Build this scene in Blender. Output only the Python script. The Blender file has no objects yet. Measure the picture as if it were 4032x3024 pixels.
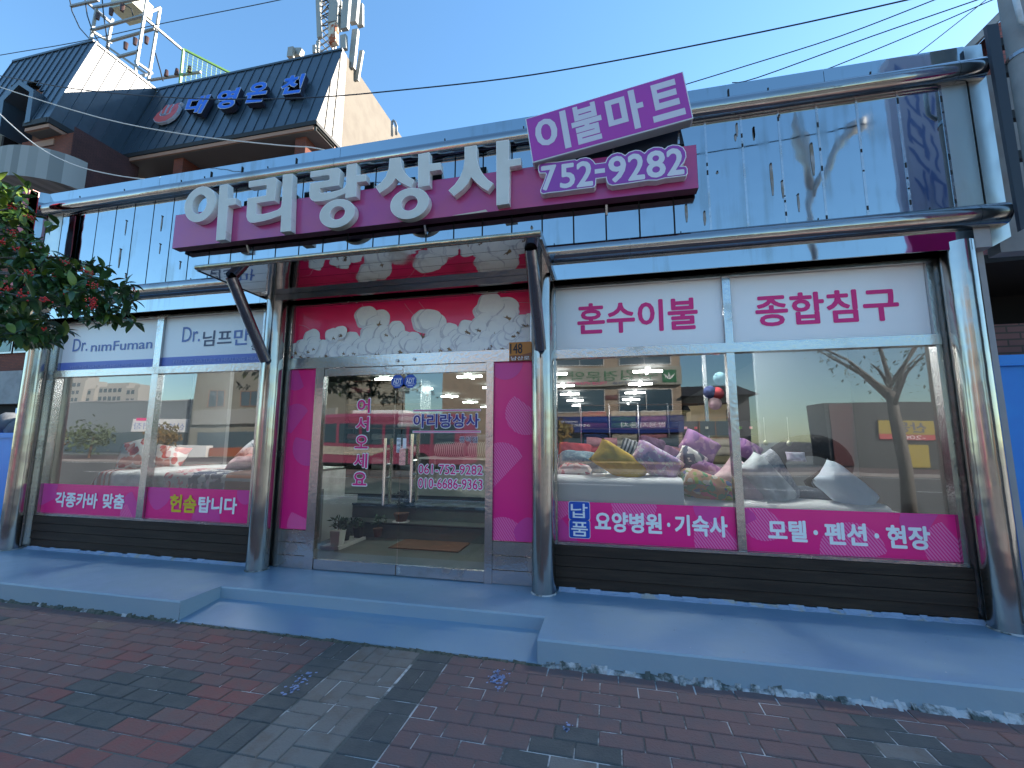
import bpy, bmesh, math, random
from mathutils import Vector, Matrix
from mathutils.geometry import tessellate_polygon
SC = bpy.context.scene
rnd = random.Random(7)

# ---------------------------------------------------------------- camera
CAMPOS = Vector((2.1045, -4.1467, 1.358))
R_ = ((0.97630603, 0.21636494, 0.00356978), (0.0245368, -0.12707777, 0.99158922), (-0.21499878, 0.96800695, 0.1293757))
cam = bpy.data.cameras.new('camera'); camo = bpy.data.objects.new('camera', cam); SC.collection.objects.link(camo)
cam.sensor_width = 36; cam.lens = 15.009; cam.clip_start = .05; cam.clip_end = 2000
camo.matrix_world = Matrix(((R_[0][0], R_[1][0], -R_[2][0], CAMPOS.x), (R_[0][1], R_[1][1], -R_[2][1], CAMPOS.y), (R_[0][2], R_[1][2], -R_[2][2], CAMPOS.z), (0, 0, 0, 1)))
SC.camera = camo

# ---------------------------------------------------------------- sky, sun, exposure
SUN_EL, SUN_AZ = math.radians(28), math.radians(56)      # azimuth from +Y towards +X (behind the shop, to the right)
world = bpy.data.worlds.new('World'); SC.world = world; world.use_nodes = True
wn = world.node_tree; bg = wn.nodes['Background']
sky = wn.nodes.new('ShaderNodeTexSky'); sky.sky_type = 'NISHITA'; sky.sun_disc = False
sky.sun_elevation = SUN_EL; sky.sun_rotation = SUN_AZ; sky.altitude = 0; sky.air_density = 1.2; sky.dust_density = 0.15; sky.ozone_density = 1.0
tint = wn.nodes.new('ShaderNodeMix'); tint.data_type = 'RGBA'; tint.blend_type = 'MULTIPLY'; tint.inputs['Factor'].default_value = 1
tint.inputs['B'].default_value = (.60, .82, .97, 1)          # the clear, dry autumn blue of this sky
gam = wn.nodes.new('ShaderNodeGamma'); gam.inputs[1].default_value = .87; hs_ = wn.nodes.new('ShaderNodeHueSaturation'); hs_.inputs['Saturation'].default_value = 1.12
wn.links.new(sky.outputs[0], gam.inputs[0]); wn.links.new(gam.outputs[0], hs_.inputs['Color']); wn.links.new(hs_.outputs[0], tint.inputs['A']); wn.links.new(tint.outputs['Result'], bg.inputs[0]); bg.inputs[1].default_value = 0.112
sun = bpy.data.lights.new('sun', 'SUN'); suno = bpy.data.objects.new('sun', sun); SC.collection.objects.link(suno)
sun.energy = 4.6; sun.angle = math.radians(.5); sun.color = (1, .9, .77)
sd = Vector((math.sin(SUN_AZ) * math.cos(SUN_EL), math.cos(SUN_AZ) * math.cos(SUN_EL), math.sin(SUN_EL)))
suno.rotation_euler = sd.to_track_quat('Z', 'Y').to_euler(); suno.location = (20, 20, 30)
SC.view_settings.view_transform = 'Standard'; SC.view_settings.look = 'None'; SC.view_settings.exposure = 1.86
SC.view_settings.gamma = 1; SC.view_settings.use_curve_mapping = False
try:
    SC.cycles.use_denoising = True; SC.cycles.denoiser = 'OPENIMAGEDENOISE'
    SC.cycles.max_bounces = 8; SC.cycles.transparent_max_bounces = 12; SC.cycles.sample_clamp_indirect = 6
    SC.cycles.caustics_reflective = False; SC.cycles.caustics_refractive = False
except Exception: pass

# ---------------------------------------------------------------- materials
def _n(nt, t, **k):
    n = nt.nodes.new(t)
    for a, b in k.items():
        setattr(n, a, b)
    return n
def mat(name, col, rough=.6, metal=0.0, col2=None, ns=6.0, lo=.4, hi=.65, bump=0.0, bs=20.0, spec=.5, stretch=(1, 1, 1), emit=0, rough2=None, coat=0, gen=False, detail=4):
    m = bpy.data.materials.new(name); m.use_nodes = True; nt = m.node_tree; b = nt.nodes['Principled BSDF']
    b.inputs['Base Color'].default_value = (*col, 1); b.inputs['Roughness'].default_value = rough; b.inputs['Metallic'].default_value = metal
    b.inputs['Specular IOR Level'].default_value = spec
    if coat: b.inputs['Coat Weight'].default_value = coat; b.inputs['Coat Roughness'].default_value = .08
    if emit: b.inputs['Emission Color'].default_value = (*col, 1); b.inputs['Emission Strength'].default_value = emit
    m.diffuse_color = (*col, 1)
    if col2 or bump or rough2 is not None:
        tc = _n(nt, 'ShaderNodeTexCoord'); mp = _n(nt, 'ShaderNodeMapping'); mp.inputs['Scale'].default_value = stretch
        nt.links.new(tc.outputs['Object'], mp.inputs[0])
        oi = _n(nt, 'ShaderNodeObjectInfo'); ad = _n(nt, 'ShaderNodeVectorMath', operation='ADD')
        sc = _n(nt, 'ShaderNodeVectorMath', operation='SCALE'); cb = _n(nt, 'ShaderNodeCombineXYZ')
        nt.links.new(oi.outputs['Random'], cb.inputs[0]); nt.links.new(oi.outputs['Random'], cb.inputs[2])
        nt.links.new(cb.outputs[0], sc.inputs[0]); sc.inputs['Scale'].default_value = 37
        nt.links.new(mp.outputs[0], ad.inputs[0]); nt.links.new(sc.outputs[0], ad.inputs[1])
        if col2 or rough2 is not None:
            nz = _n(nt, 'ShaderNodeTexNoise'); nz.inputs['Scale'].default_value = ns; nz.inputs['Detail'].default_value = detail; nz.inputs['Roughness'].default_value = .6
            nt.links.new(ad.outputs[0], nz.inputs['Vector'])
            mr = _n(nt, 'ShaderNodeMapRange'); mr.inputs['From Min'].default_value = lo; mr.inputs['From Max'].default_value = hi
            nt.links.new(nz.outputs['Fac'], mr.inputs['Value'])
            if col2:
                mx = _n(nt, 'ShaderNodeMix', data_type='RGBA'); mx.inputs['A'].default_value = (*col, 1); mx.inputs['B'].default_value = (*col2, 1)
                nt.links.new(mr.outputs[0], mx.inputs['Factor']); nt.links.new(mx.outputs['Result'], b.inputs['Base Color'])
            if rough2 is not None:
                mr2 = _n(nt, 'ShaderNodeMapRange'); mr2.inputs['To Min'].default_value = rough; mr2.inputs['To Max'].default_value = rough2
                nt.links.new(mr.outputs[0], mr2.inputs['Value']); nt.links.new(mr2.outputs[0], b.inputs['Roughness'])
        if bump:
            n2 = _n(nt, 'ShaderNodeTexNoise'); n2.inputs['Scale'].default_value = bs; n2.inputs['Detail'].default_value = 5
            nt.links.new(ad.outputs[0], n2.inputs['Vector'])
            bp = _n(nt, 'ShaderNodeBump'); bp.inputs['Strength'].default_value = bump; bp.inputs['Distance'].default_value = .02
            nt.links.new(n2.outputs['Fac'], bp.inputs['Height']); nt.links.new(bp.outputs[0], b.inputs['Normal'])
    return m
def brickmat(name, c1, c2, mortar, scale=1.0, bw=.21, bh=.067, plane='XZ'):
    m = mat(name, c1, .85); nt = m.node_tree; b = nt.nodes['Principled BSDF']
    tc = _n(nt, 'ShaderNodeTexCoord'); sp = _n(nt, 'ShaderNodeSeparateXYZ'); cb = _n(nt, 'ShaderNodeCombineXYZ')
    nt.links.new(tc.outputs['Object'], sp.inputs[0])
    ad = _n(nt, 'ShaderNodeMath', operation='ADD'); nt.links.new(sp.outputs[0], ad.inputs[0]); nt.links.new(sp.outputs[1], ad.inputs[1])
    nt.links.new(ad.outputs[0], cb.inputs[0]); nt.links.new(sp.outputs[2], cb.inputs[1])
    br = _n(nt, 'ShaderNodeTexBrick'); br.inputs['Color1'].default_value = (*c1, 1); br.inputs['Color2'].default_value = (*c2, 1); br.inputs['Mortar'].default_value = (*mortar, 1)
    br.inputs['Scale'].default_value = 1 / scale; br.inputs['Brick Width'].default_value = bw; br.inputs['Row Height'].default_value = bh; br.inputs['Mortar Size'].default_value = .008
    nt.links.new(cb.outputs[0], br.inputs['Vector'])
    nz = _n(nt, 'ShaderNodeTexNoise'); nz.inputs['Scale'].default_value = 1.3; nt.links.new(tc.outputs['Object'], nz.inputs['Vector'])
    mx = _n(nt, 'ShaderNodeMix', data_type='RGBA', blend_type='MULTIPLY'); mr = _n(nt, 'ShaderNodeMapRange'); mr.inputs['From Min'].default_value = .3; mr.inputs['From Max'].default_value = .7; mr.inputs['To Min'].default_value = .7; mr.inputs['To Max'].default_value = 1.1
    nt.links.new(nz.outputs['Fac'], mr.inputs['Value']); mx.inputs['Factor'].default_value = 1
    nt.links.new(br.outputs['Color'], mx.inputs['A']); nt.links.new(mr.outputs[0], mx.inputs['B']); nt.links.new(mx.outputs['Result'], b.inputs['Base Color'])
    bp = _n(nt, 'ShaderNodeBump'); bp.inputs['Strength'].default_value = .6; bp.inputs['Distance'].default_value = .01; bp.invert = True
    nt.links.new(br.outputs['Fac'], bp.inputs['Height']); nt.links.new(bp.outputs[0], b.inputs['Normal'])
    return m
def steelmat(name, base, rough, rough2, stain=.5, wave=.02, wscale=3.0, stretch=(14, 14, .8), tilt=0.0):
    # polished stainless sheet: mirror with slight waves, dull haze and brownish drips
    m = bpy.data.materials.new(name); m.use_nodes = True; nt = m.node_tree; b = nt.nodes['Principled BSDF']
    b.inputs['Metallic'].default_value = 1; m.diffuse_color = (*base, 1)
    tc = _n(nt, 'ShaderNodeTexCoord')
    mp = _n(nt, 'ShaderNodeMapping'); mp.inputs['Scale'].default_value = stretch; nt.links.new(tc.outputs['Object'], mp.inputs[0])
    nz = _n(nt, 'ShaderNodeTexNoise'); nz.inputs['Scale'].default_value = 1; nz.inputs['Detail'].default_value = 6; nt.links.new(mp.outputs[0], nz.inputs['Vector'])
    n3 = _n(nt, 'ShaderNodeTexNoise'); n3.inputs['Scale'].default_value = 2.2; n3.inputs['Detail'].default_value = 3; nt.links.new(tc.outputs['Object'], n3.inputs['Vector'])
    mu = _n(nt, 'ShaderNodeMath', operation='MULTIPLY'); nt.links.new(nz.outputs['Fac'], mu.inputs[0]); nt.links.new(n3.outputs['Fac'], mu.inputs[1])
    mr = _n(nt, 'ShaderNodeMapRange'); mr.inputs['From Min'].default_value = .29; mr.inputs['From Max'].default_value = .42; mr.inputs['To Max'].default_value = stain
    nt.links.new(mu.outputs[0], mr.inputs['Value'])
    mx = _n(nt, 'ShaderNodeMix', data_type='RGBA'); mx.inputs['A'].default_value = (*base, 1); mx.inputs['B'].default_value = (base[0] * .62, base[1] * .56, base[2] * .48, 1)
    nt.links.new(mr.outputs[0], mx.inputs['Factor']); nt.links.new(mx.outputs['Result'], b.inputs['Base Color'])
    r = _n(nt, 'ShaderNodeMapRange'); r.inputs['To Min'].default_value = rough; r.inputs['To Max'].default_value = rough2
    nt.links.new(mr.outputs[0], r.inputs['Value']); nt.links.new(r.outputs[0], b.inputs['Roughness'])
    n2 = _n(nt, 'ShaderNodeTexNoise'); n2.inputs['Scale'].default_value = wscale; n2.inputs['Detail'].default_value = 2; nt.links.new(tc.outputs['Object'], n2.inputs['Vector'])
    bp = _n(nt, 'ShaderNodeBump'); bp.inputs['Strength'].default_value = 1; bp.inputs['Distance'].default_value = wave
    nt.links.new(n2.outputs['Fac'], bp.inputs['Height']); nt.links.new(bp.outputs[0], b.inputs['Normal'])
    return m
def glassmat(name, tint=(.82, .9, .87), refl=1.0, base=.03):
    m = bpy.data.materials.new(name); m.use_nodes = True; nt = m.node_tree
    for n in list(nt.nodes):
        if n.type != 'OUTPUT_MATERIAL': nt.nodes.remove(n)
    out = [n for n in nt.nodes if n.type == 'OUTPUT_MATERIAL'][0]
    fr = _n(nt, 'ShaderNodeFresnel'); fr.inputs['IOR'].default_value = 1.55
    ma = _n(nt, 'ShaderNodeMath', operation='MULTIPLY_ADD', use_clamp=True); ma.inputs[1].default_value = 1.8 * refl; ma.inputs[2].default_value = base
    tr = _n(nt, 'ShaderNodeBsdfTransparent'); tr.inputs[0].default_value = (*tint, 1)
    gl = _n(nt, 'ShaderNodeBsdfGlossy'); gl.inputs['Roughness'].default_value = 0.0; gl.inputs[0].default_value = (.95, .97, 1, 1)
    n2 = _n(nt, 'ShaderNodeTexNoise'); n2.inputs['Scale'].default_value = .9; n2.inputs['Detail'].default_value = 1
    tc = _n(nt, 'ShaderNodeTexCoord'); nt.links.new(tc.outputs['Object'], n2.inputs['Vector'])
    bp = _n(nt, 'ShaderNodeBump'); bp.inputs['Strength'].default_value = .5; bp.inputs['Distance'].default_value = .006
    nt.links.new(n2.outputs['Fac'], bp.inputs['Height']); nt.links.new(bp.outputs[0], gl.inputs['Normal'])
    mx = _n(nt, 'ShaderNodeMixShader')
    nt.links.new(fr.outputs[0], ma.inputs[0]); nt.links.new(ma.outputs[0], mx.inputs[0]); nt.links.new(tr.outputs[0], mx.inputs[1]); nt.links.new(gl.outputs[0], mx.inputs[2]); nt.links.new(mx.outputs[0], out.inputs[0])
    m.diffuse_color = (.6, .7, .75, .3)
    return m
def printmat(name, cols, scale=9.0, rough=.8):
    # flat printed fabric: voronoi flowers of several colours
    m = mat(name, cols[0], rough); nt = m.node_tree; b = nt.nodes['Principled BSDF']
    tc = _n(nt, 'ShaderNodeTexCoord'); nz = _n(nt, 'ShaderNodeTexNoise'); nz.inputs['Scale'].default_value = scale * .7
    nt.links.new(tc.outputs['Object'], nz.inputs['Vector'])
    mxv = _n(nt, 'ShaderNodeMix', data_type='VECTOR'); mxv.inputs['Factor'].default_value = .12
    nt.links.new(tc.outputs['Object'], mxv.inputs['A']); nt.links.new(nz.outputs['Color'], mxv.inputs['B'])
    vo = _n(nt, 'ShaderNodeTexVoronoi'); vo.inputs['Scale'].default_value = scale; nt.links.new(mxv.outputs['Result'], vo.inputs['Vector'])
    wn_ = _n(nt, 'ShaderNodeTexWhiteNoise'); nt.links.new(vo.outputs['Position'], wn_.inputs['Vector'])
    cr = _n(nt, 'ShaderNodeValToRGB'); cr.color_ramp.interpolation = 'CONSTANT'
    k = cols[1:]
    cr.color_ramp.elements[0].color = (*k[0], 1); cr.color_ramp.elements[0].position = 0
    cr.color_ramp.elements[1].color = (*k[-1], 1); cr.color_ramp.elements[1].position = (len(k) - 1) / len(k) if len(k) > 1 else 1
    for i in range(1, len(k) - 1):
        e = cr.color_ramp.elements.new(i / len(k)); e.color = (*k[i], 1)
    nt.links.new(wn_.outputs['Value'], cr.inputs[0])
    mr = _n(nt, 'ShaderNodeMapRange'); mr.inputs['From Min'].default_value = .50; mr.inputs['From Max'].default_value = .58
    nt.links.new(vo.outputs['Distance'], mr.inputs['Value'])
    mx = _n(nt, 'ShaderNodeMix', data_type='RGBA'); mx.inputs['B'].default_value = (*cols[0], 1)
    nt.links.new(mr.outputs[0], mx.inputs['Factor']); nt.links.new(cr.outputs[0], mx.inputs['A']); nt.links.new(mx.outputs['Result'], b.inputs['Base Color'])
    return m
def stripemat(name, cols, freq, axis=0, rough=.8, noise=0.0):
    m = mat(name, cols[0], rough); nt = m.node_tree; b = nt.nodes['Principled BSDF']
    tc = _n(nt, 'ShaderNodeTexCoord'); mp = _n(nt, 'ShaderNodeMapping')
    if isinstance(axis, float): mp.inputs['Rotation'].default_value = (0, axis, 0); axis = 0
    nt.links.new(tc.outputs['Object'], mp.inputs[0]); sp = _n(nt, 'ShaderNodeSeparateXYZ'); nt.links.new(mp.outputs[0], sp.inputs[0])
    mu = _n(nt, 'ShaderNodeMath', operation='MULTIPLY'); mu.inputs[1].default_value = freq; nt.links.new(sp.outputs[axis], mu.inputs[0])
    fr = _n(nt, 'ShaderNodeMath', operation='FRACT'); nt.links.new(mu.outputs[0], fr.inputs[0])
    cr = _n(nt, 'ShaderNodeValToRGB'); cr.color_ramp.interpolation = 'CONSTANT'
    cr.color_ramp.elements[0].color = (*cols[0], 1); cr.color_ramp.elements[1].color = (*cols[-1], 1); cr.color_ramp.elements[1].position = (len(cols) - 1) / len(cols)
    for i in range(1, len(cols) - 1):
        e = cr.color_ramp.elements.new(i / len(cols)); e.color = (*cols[i], 1)
    nt.links.new(fr.outputs[0], cr.inputs[0]); nt.links.new(cr.outputs[0], b.inputs['Base Color'])
    return m

STEEL = steelmat('polished_steel_sheet', (.43, .475, .50), .04, .28, .40, .005, 2.0)
STEEL_DULL = steelmat('dull_end_panel_steel', (.66, .68, .66), .38, .5, .4, .004, 6.0, (6, 6, 1))
STEEL_TUBE = steelmat('polished_steel_tube', (.37, .365, .36), .10, .35, .5, .004, 5.0, (2, 2, 2))
STEEL_COL = steelmat('polished_steel_column', (.40, .385, .37), .17, .32, .4, .008, 3.0, (9, 9, .6))
STEEL_CEIL = steelmat('canopy_ceiling_steel', (.56, .53, .53), .03, .22, .8, .004, 3.0, (3, 3, 3))
STEEL_FR = steelmat('brushed_steel_frame', (.52, .52, .53), .22, .42, .5, .002, 30.0, (6, 6, 6))
STEEL_DARK = steelmat('weathered_dark_steel', (.30, .30, .32), .22, .4, .4, .004, 10.0, (6, 6, 6))
BRASSY = steelmat('tarnished_steel_tube', (.52, .45, .31), .25, .5, .9, .01, 12.0, (5, 5, 5))
SEAM = mat('dark_joint', (.012, .013, .016), .7)
WHITE_SIGN = mat('white_sign_film', (.90, .90, .90), .35, coat=.3)
PINK = mat('pink_film', (.96, .014, .24), .32, coat=.25)
PINK_TEXT = mat('pink_lettering', (.78, .02, .22), .5)
PETAL = stripemat('pink_petal_print', [(.95, .20, .44), (.92, .03, .28)], 48, .6, .35)
PETAL2 = mat('plain_petal_print', (.78, .06, .33), .35)
WHITE_TEXT = mat('white_lettering', (.92, .92, .93), .5)
NAVY_TEXT = mat('navy_lettering', (.035, .03, .24), .5)
BLUE_BAND = mat('blue_sign_band', (.13, .20, .60), .4)
LBLUE_TEXT = mat('slate_blue_lettering', (.16, .24, .52), .5)
GREY_TEXT = mat('slate_grey_lettering', (.10, .12, .19), .5)
PALE_TEXT = mat('pale_blue_lettering', (.33, .40, .72), .5)
YELLOW_TEXT = mat('yellow_lettering', (.75, .55, .02), .5)
BLUE_STICK = mat('blue_sticker', (.01, .09, .50), .35)
MAGENTA_BOX = mat('magenta_sign_face', (.42, .045, .22), .3, coat=.4, col2=(.48, .06, .18), ns=1.2)
MAGENTA_EDGE = mat('magenta_sign_edge', (.12, .012, .06), .5)
PURPLE_FACE = mat('purple_sign_face', (.42, .04, .36), .4, coat=.2, col2=(.36, .045, .34), ns=2)
LETTER_FACE = mat('grey_white_letter_face', (.66, .655, .61), .45, col2=(.60, .59, .54), ns=2.5)
LETTER_SIDE = mat('white_letter_side', (.86, .86, .84), .4, col2=(.42, .40, .37), ns=5, lo=.55, hi=.75)
LETTER_RIM = mat('white_letter_rim', (.72, .75, .78), .4)
SIGN_SIDE = mat('aluminium_sign_side', (.33, .34, .35), .5)
WOOD = mat('dark_stained_wood', (.026, .015, .009), .8, col2=(.045, .028, .017), ns=2.2, stretch=(1, 8, 14), bump=.25, bs=14)
WOOD_BASE = mat('dark_wood_shadow_gap', (.008, .006, .005), .8)
PORCH = mat('blue_epoxy_paint', (.20, .31, .43), .34, col2=(.27, .36, .43), ns=2.6, lo=.40, hi=.72, bump=.16, bs=7, rough2=.7, detail=9)
PORCH_SIDE = mat('greyed_blue_paint', (.30, .38, .44), .6, col2=(.27, .36, .44), ns=2.5, bump=.1, bs=20)
RIM = mat('broken_mortar', (.55, .54, .54), .9, col2=(.09, .10, .09), ns=11, lo=.42, hi=.58, bump=.8, bs=40)
GROUT = mat('sandy_grout', (.13, .13, .12), .95, col2=(.62, .60, .58), ns=5, lo=.5, hi=.60, bump=.5, bs=60)
BR = [mat('red_paver', (.22, .108, .094), .85, col2=(.185, .12, .11), ns=9, bump=.35, bs=90),
      mat('dull_red_paver', (.205, .118, .108), .88, col2=(.175, .118, .112), ns=9, bump=.35, bs=90),
      mat('bright_red_paver', (.26, .095, .082), .85, col2=(.21, .108, .096), ns=9, bump=.35, bs=90),
      mat('brownish_paver', (.215, .135, .105), .88, col2=(.18, .125, .105), ns=9, bump=.35, bs=90)]
BR_DARK = mat('charcoal_paver', (.092, .090, .086), .85, col2=(.12, .112, .105), ns=8, bump=.35, bs=90)
BR_LIGHT = mat('sandy_grey_paver', (.215, .19, .17), .88, col2=(.185, .14, .115), ns=5, lo=.48, hi=.68, bump=.4, bs=90)
CONC = mat('grey_concrete', (.30, .31, .32), .85, col2=(.24, .25, .26), ns=3, bump=.3, bs=15)
CONC_PALE = mat('pale_render', (.42, .42, .43), .85, col2=(.36, .36, .37), ns=2, bump=.15, bs=25)
ASPHALT = mat('asphalt', (.085, .084, .082), .9, col2=(.11, .108, .10), ns=20, bump=.5, bs=120)
PAVING = mat('plain_paving', (.10, .062, .062), .9, col2=(.13, .09, .085), ns=3, bump=.3, bs=30)
WHITE_PAINT = mat('white_paint', (.78, .78, .77), .6)
CAP = mat('pink_granite_kerb', (.30, .27, .26), .8)
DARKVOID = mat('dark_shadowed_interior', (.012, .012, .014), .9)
GLASS = glassmat('window_glass', (.92, .96, .95), 1.35, .05)
GLASS_DOOR = glassmat('tempered_door_glass', (.60, .72, .67), 1.3, .045)
LAMP = mat('fluorescent_tube', (1, .98, .94), .4, emit=6)
LAMP_FILL = mat('window_tube_lamp', (1, .98, .94), .4, emit=60)  # stronger tubes for the added, unseen window row that lights the display
WHITE_WALL = mat('white_interior_wall', (.50, .53, .54), .7)
CEILING = mat('grey_ceiling_board', (.07, .075, .08), .9)
PARTW = mat('blue_grey_partition', (.20, .225, .24), .7)
GREYW = mat('grey_inner_wall', (.07, .075, .08), .8)
FLOOR_TILE = mat('grey_floor_tile', (.15, .17, .16), .35, col2=(.12, .14, .135), ns=3)
STEP_NOSE = mat('dark_step_nosing', (.02, .02, .022), .5)
CHROME = steelmat('chrome', (.75, .73, .70), .1, .2, .2, .001)

# ---------------------------------------------------------------- mesh helpers
class MB:
    def __init__(s): s.v = []; s.f = []; s.mi = []; s.cur = 0
    def add(s, vs, fs):
        o = len(s.v); s.v += [tuple(v) for v in vs]
        for f in fs: s.f.append(tuple(i + o for i in f)); s.mi.append(s.cur)
        return s
    def box(s, x0, x1, y0, y1, z0, z1):
        if x0 > x1: x0, x1 = x1, x0
        if y0 > y1: y0, y1 = y1, y0
        if z0 > z1: z0, z1 = z1, z0
        return s.add([(x0, y0, z0), (x1, y0, z0), (x1, y1, z0), (x0, y1, z0), (x0, y0, z1), (x1, y0, z1), (x1, y1, z1), (x0, y1, z1)],
                     [(0, 3, 2, 1), (4, 5, 6, 7), (0, 1, 5, 4), (1, 2, 6, 5), (2, 3, 7, 6), (3, 0, 4, 7)])
    def bevbox(s, x0, x1, y0, y1, z0, z1, b):
        # box whose top edge is bevelled
        v = [(x0, y0, z0), (x1, y0, z0), (x1, y1, z0), (x0, y1, z0), (x0, y0, z1 - b), (x1, y0, z1 - b), (x1, y1, z1 - b), (x0, y1, z1 - b), (x0 + b, y0 + b, z1), (x1 - b, y0 + b, z1), (x1 - b, y1 - b, z1), (x0 + b, y1 - b, z1)]
        f = [(8, 9, 10, 11)]
        for a in (0, 4):
            for i in range(4): f.append((a + i, a + (i + 1) % 4, a + 4 + (i + 1) % 4, a + 4 + i))
        return s.add(v, f)
    def quad(s, a, b, c, d): return s.add([a, b, c, d], [(0, 1, 2, 3)])
    def hull8(s, lo, hi):
        v = list(lo) + list(hi)
        return s.add(v, [(3, 2, 1, 0), (4, 5, 6, 7), (0, 1, 5, 4), (1, 2, 6, 5), (2, 3, 7, 6), (3, 0, 4, 7)])
    def bar(s, a, b, w, h=None, up=(0, 0, 1)):
        a = Vector(a); b = Vector(b); h = h or w; d = (b - a).normalized(); u = Vector(up)
        if abs(d.dot(u)) > .95: u = Vector((0, 1, 0))
        x = d.cross(u).normalized() * w / 2; y = x.cross(d).normalized() * h / 2
        return s.hull8([a - x - y, a + x - y, a + x + y, a - x + y], [b - x - y, b + x - y, b + x + y, b - x + y])
    def tube(s, pts, r, n=8, caps=True):
        pts = [Vector(p) for p in pts]; rings = []; rr = r if isinstance(r, (list, tuple)) else [r] * len(pts)
        px = None
        for i, p in enumerate(pts):
            d = (pts[min(i + 1, len(pts) - 1)] - pts[max(i - 1, 0)]).normalized()
            if px is None:
                u = Vector((0, 0, 1)) if abs(d.z) < .9 else Vector((1, 0, 0)); px = d.cross(u).normalized()
            px = (px - d * px.dot(d)).normalized(); py = d.cross(px)
            rings.append([p + (px * math.cos(t) + py * math.sin(t)) * rr[i] for t in [2 * math.pi * k / n for k in range(n)]])
        o = [v for q in rings for v in q]; f = []
        for i in range(len(pts) - 1):
            for k in range(n): f.append((i * n + k, i * n + (k + 1) % n, (i + 1) * n + (k + 1) % n, (i + 1) * n + k))
        if caps: f.append(tuple(range(n))[::-1]); f.append(tuple((len(pts) - 1) * n + k for k in range(n)))
        return s.add(o, f)
    def prism(s, poly, y0, y1, holes=(), sides=True, back=True):
        # polygon in XZ, front at y0 (towards the street), back at y1
        loops = [list(poly)] + [list(h) for h in holes]
        flat = [p for l in loops for p in l]; n = len(flat)
        tris = tessellate_polygon([[Vector((p[0], p[1], 0)) for p in l] for l in loops])
        v = [(p[0], y0, p[1]) for p in flat] + [(p[0], y1, p[1]) for p in flat]; f = [tuple(t) for t in tris]
        if back: f += [tuple(i + n for i in t[::-1]) for t in tris]
        if sides:
            o = 0
            for l in loops:
                m = len(l)
                for i in range(m): f.append((o + i, o + (i + 1) % m, n + o + (i + 1) % m, n + o + i))
                o += m
        return s.add(v, f)
    def cyl(s, c, r, z0, z1, n=24, r1=None):
        r1 = r if r1 is None else r1
        v = [(c[0] + r * math.cos(t), c[1] + r * math.sin(t), z0) for t in [2 * math.pi * k / n for k in range(n)]] + [(c[0] + r1 * math.cos(t), c[1] + r1 * math.sin(t), z1) for t in [2 * math.pi * k / n for k in range(n)]]
        return s.add(v, [(k, (k + 1) % n, n + (k + 1) % n, n + k) for k in range(n)] + [tuple(range(n))[::-1], tuple(range(n, 2 * n))])
    def build(s, name, m, parent=None, smooth=False, mats=None, autosm=False):
        me = bpy.data.meshes.new(name); me.from_pydata([tuple(v) for v in s.v], [], s.f)
        for q in (mats or [m]): me.materials.append(q)
        if mats: me.polygons.foreach_set('material_index', s.mi)
        bm = bmesh.new(); bm.from_mesh(me); bmesh.ops.recalc_face_normals(bm, faces=bm.faces)
        if autosm:
            for e in bm.edges: e.smooth = (len(e.link_faces) == 2 and e.calc_face_angle(0) < .6)
            for f in bm.faces: f.smooth = True
        bm.to_mesh(me); bm.free()
        if smooth: me.polygons.foreach_set('use_smooth', [True] * len(me.polygons))
        me.update()
        return ob(name, me, parent)
def wm(o): return o.matrix_basis if o.parent is None else wm(o.parent) @ o.matrix_parent_inverse @ o.matrix_basis
def ob(name, me, parent=None):
    o = bpy.data.objects.new(name, me); SC.collection.objects.link(o)
    if parent is not None:
        o.parent = parent
        o.matrix_parent_inverse = wm(parent).inverted()
    return o
def tag(o, label, cat, group=None):
    o['label'] = label; o['category'] = cat
    if group: o['group'] = group
    return o
def thing(name, loc, label, cat, group=None):
    o = bpy.data.objects.new(name, None); o.empty_display_size = .2; o.location = loc; SC.collection.objects.link(o)
    return tag(o, label, cat, group)
def struct(o): o['kind'] = 'structure'; return o
def box(name, m, parent, *a): return MB().box(*a).build(name, m, parent)
def copy_tree(o, parent=None):
    c = o.copy(); SC.collection.objects.link(c); mi = o.matrix_parent_inverse.copy(); c.parent = parent; c.matrix_parent_inverse = mi
    for ch in [q for q in SC.objects if q.parent == o and q != c]: copy_tree(ch, c)
    return c
# text -------------------------------------------------------------
_tc = {}
def glyphs(body, off=0.0, shear=0.0, res=3):
    k = (body, off, shear)
    if k in _tc: return _tc[k]
    cu = bpy.data.curves.new('lettering', 'FONT'); cu.body = body; cu.offset = off; cu.shear = shear; cu.resolution_u = res; cu.align_x = 'LEFT'
    o = bpy.data.objects.new('lettering', cu); SC.collection.objects.link(o)
    dg = bpy.context.evaluated_depsgraph_get(); me = bpy.data.meshes.new_from_object(o.evaluated_get(dg))
    v = [(p.co.x, p.co.y) for p in me.vertices]; f = [tuple(q.vertices) for q in me.polygons]
    bpy.data.objects.remove(o); bpy.data.curves.remove(cu); bpy.data.meshes.remove(me)
    x0 = min(p[0] for p in v); x1 = max(p[0] for p in v); y0 = min(p[1] for p in v); y1 = max(p[1] for p in v)
    v = [((a - x0) / (x1 - x0), (b - y0) / max(1e-6, y1 - y0)) for a, b in v]
    _tc[k] = (v, f); return _tc[k]
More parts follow.
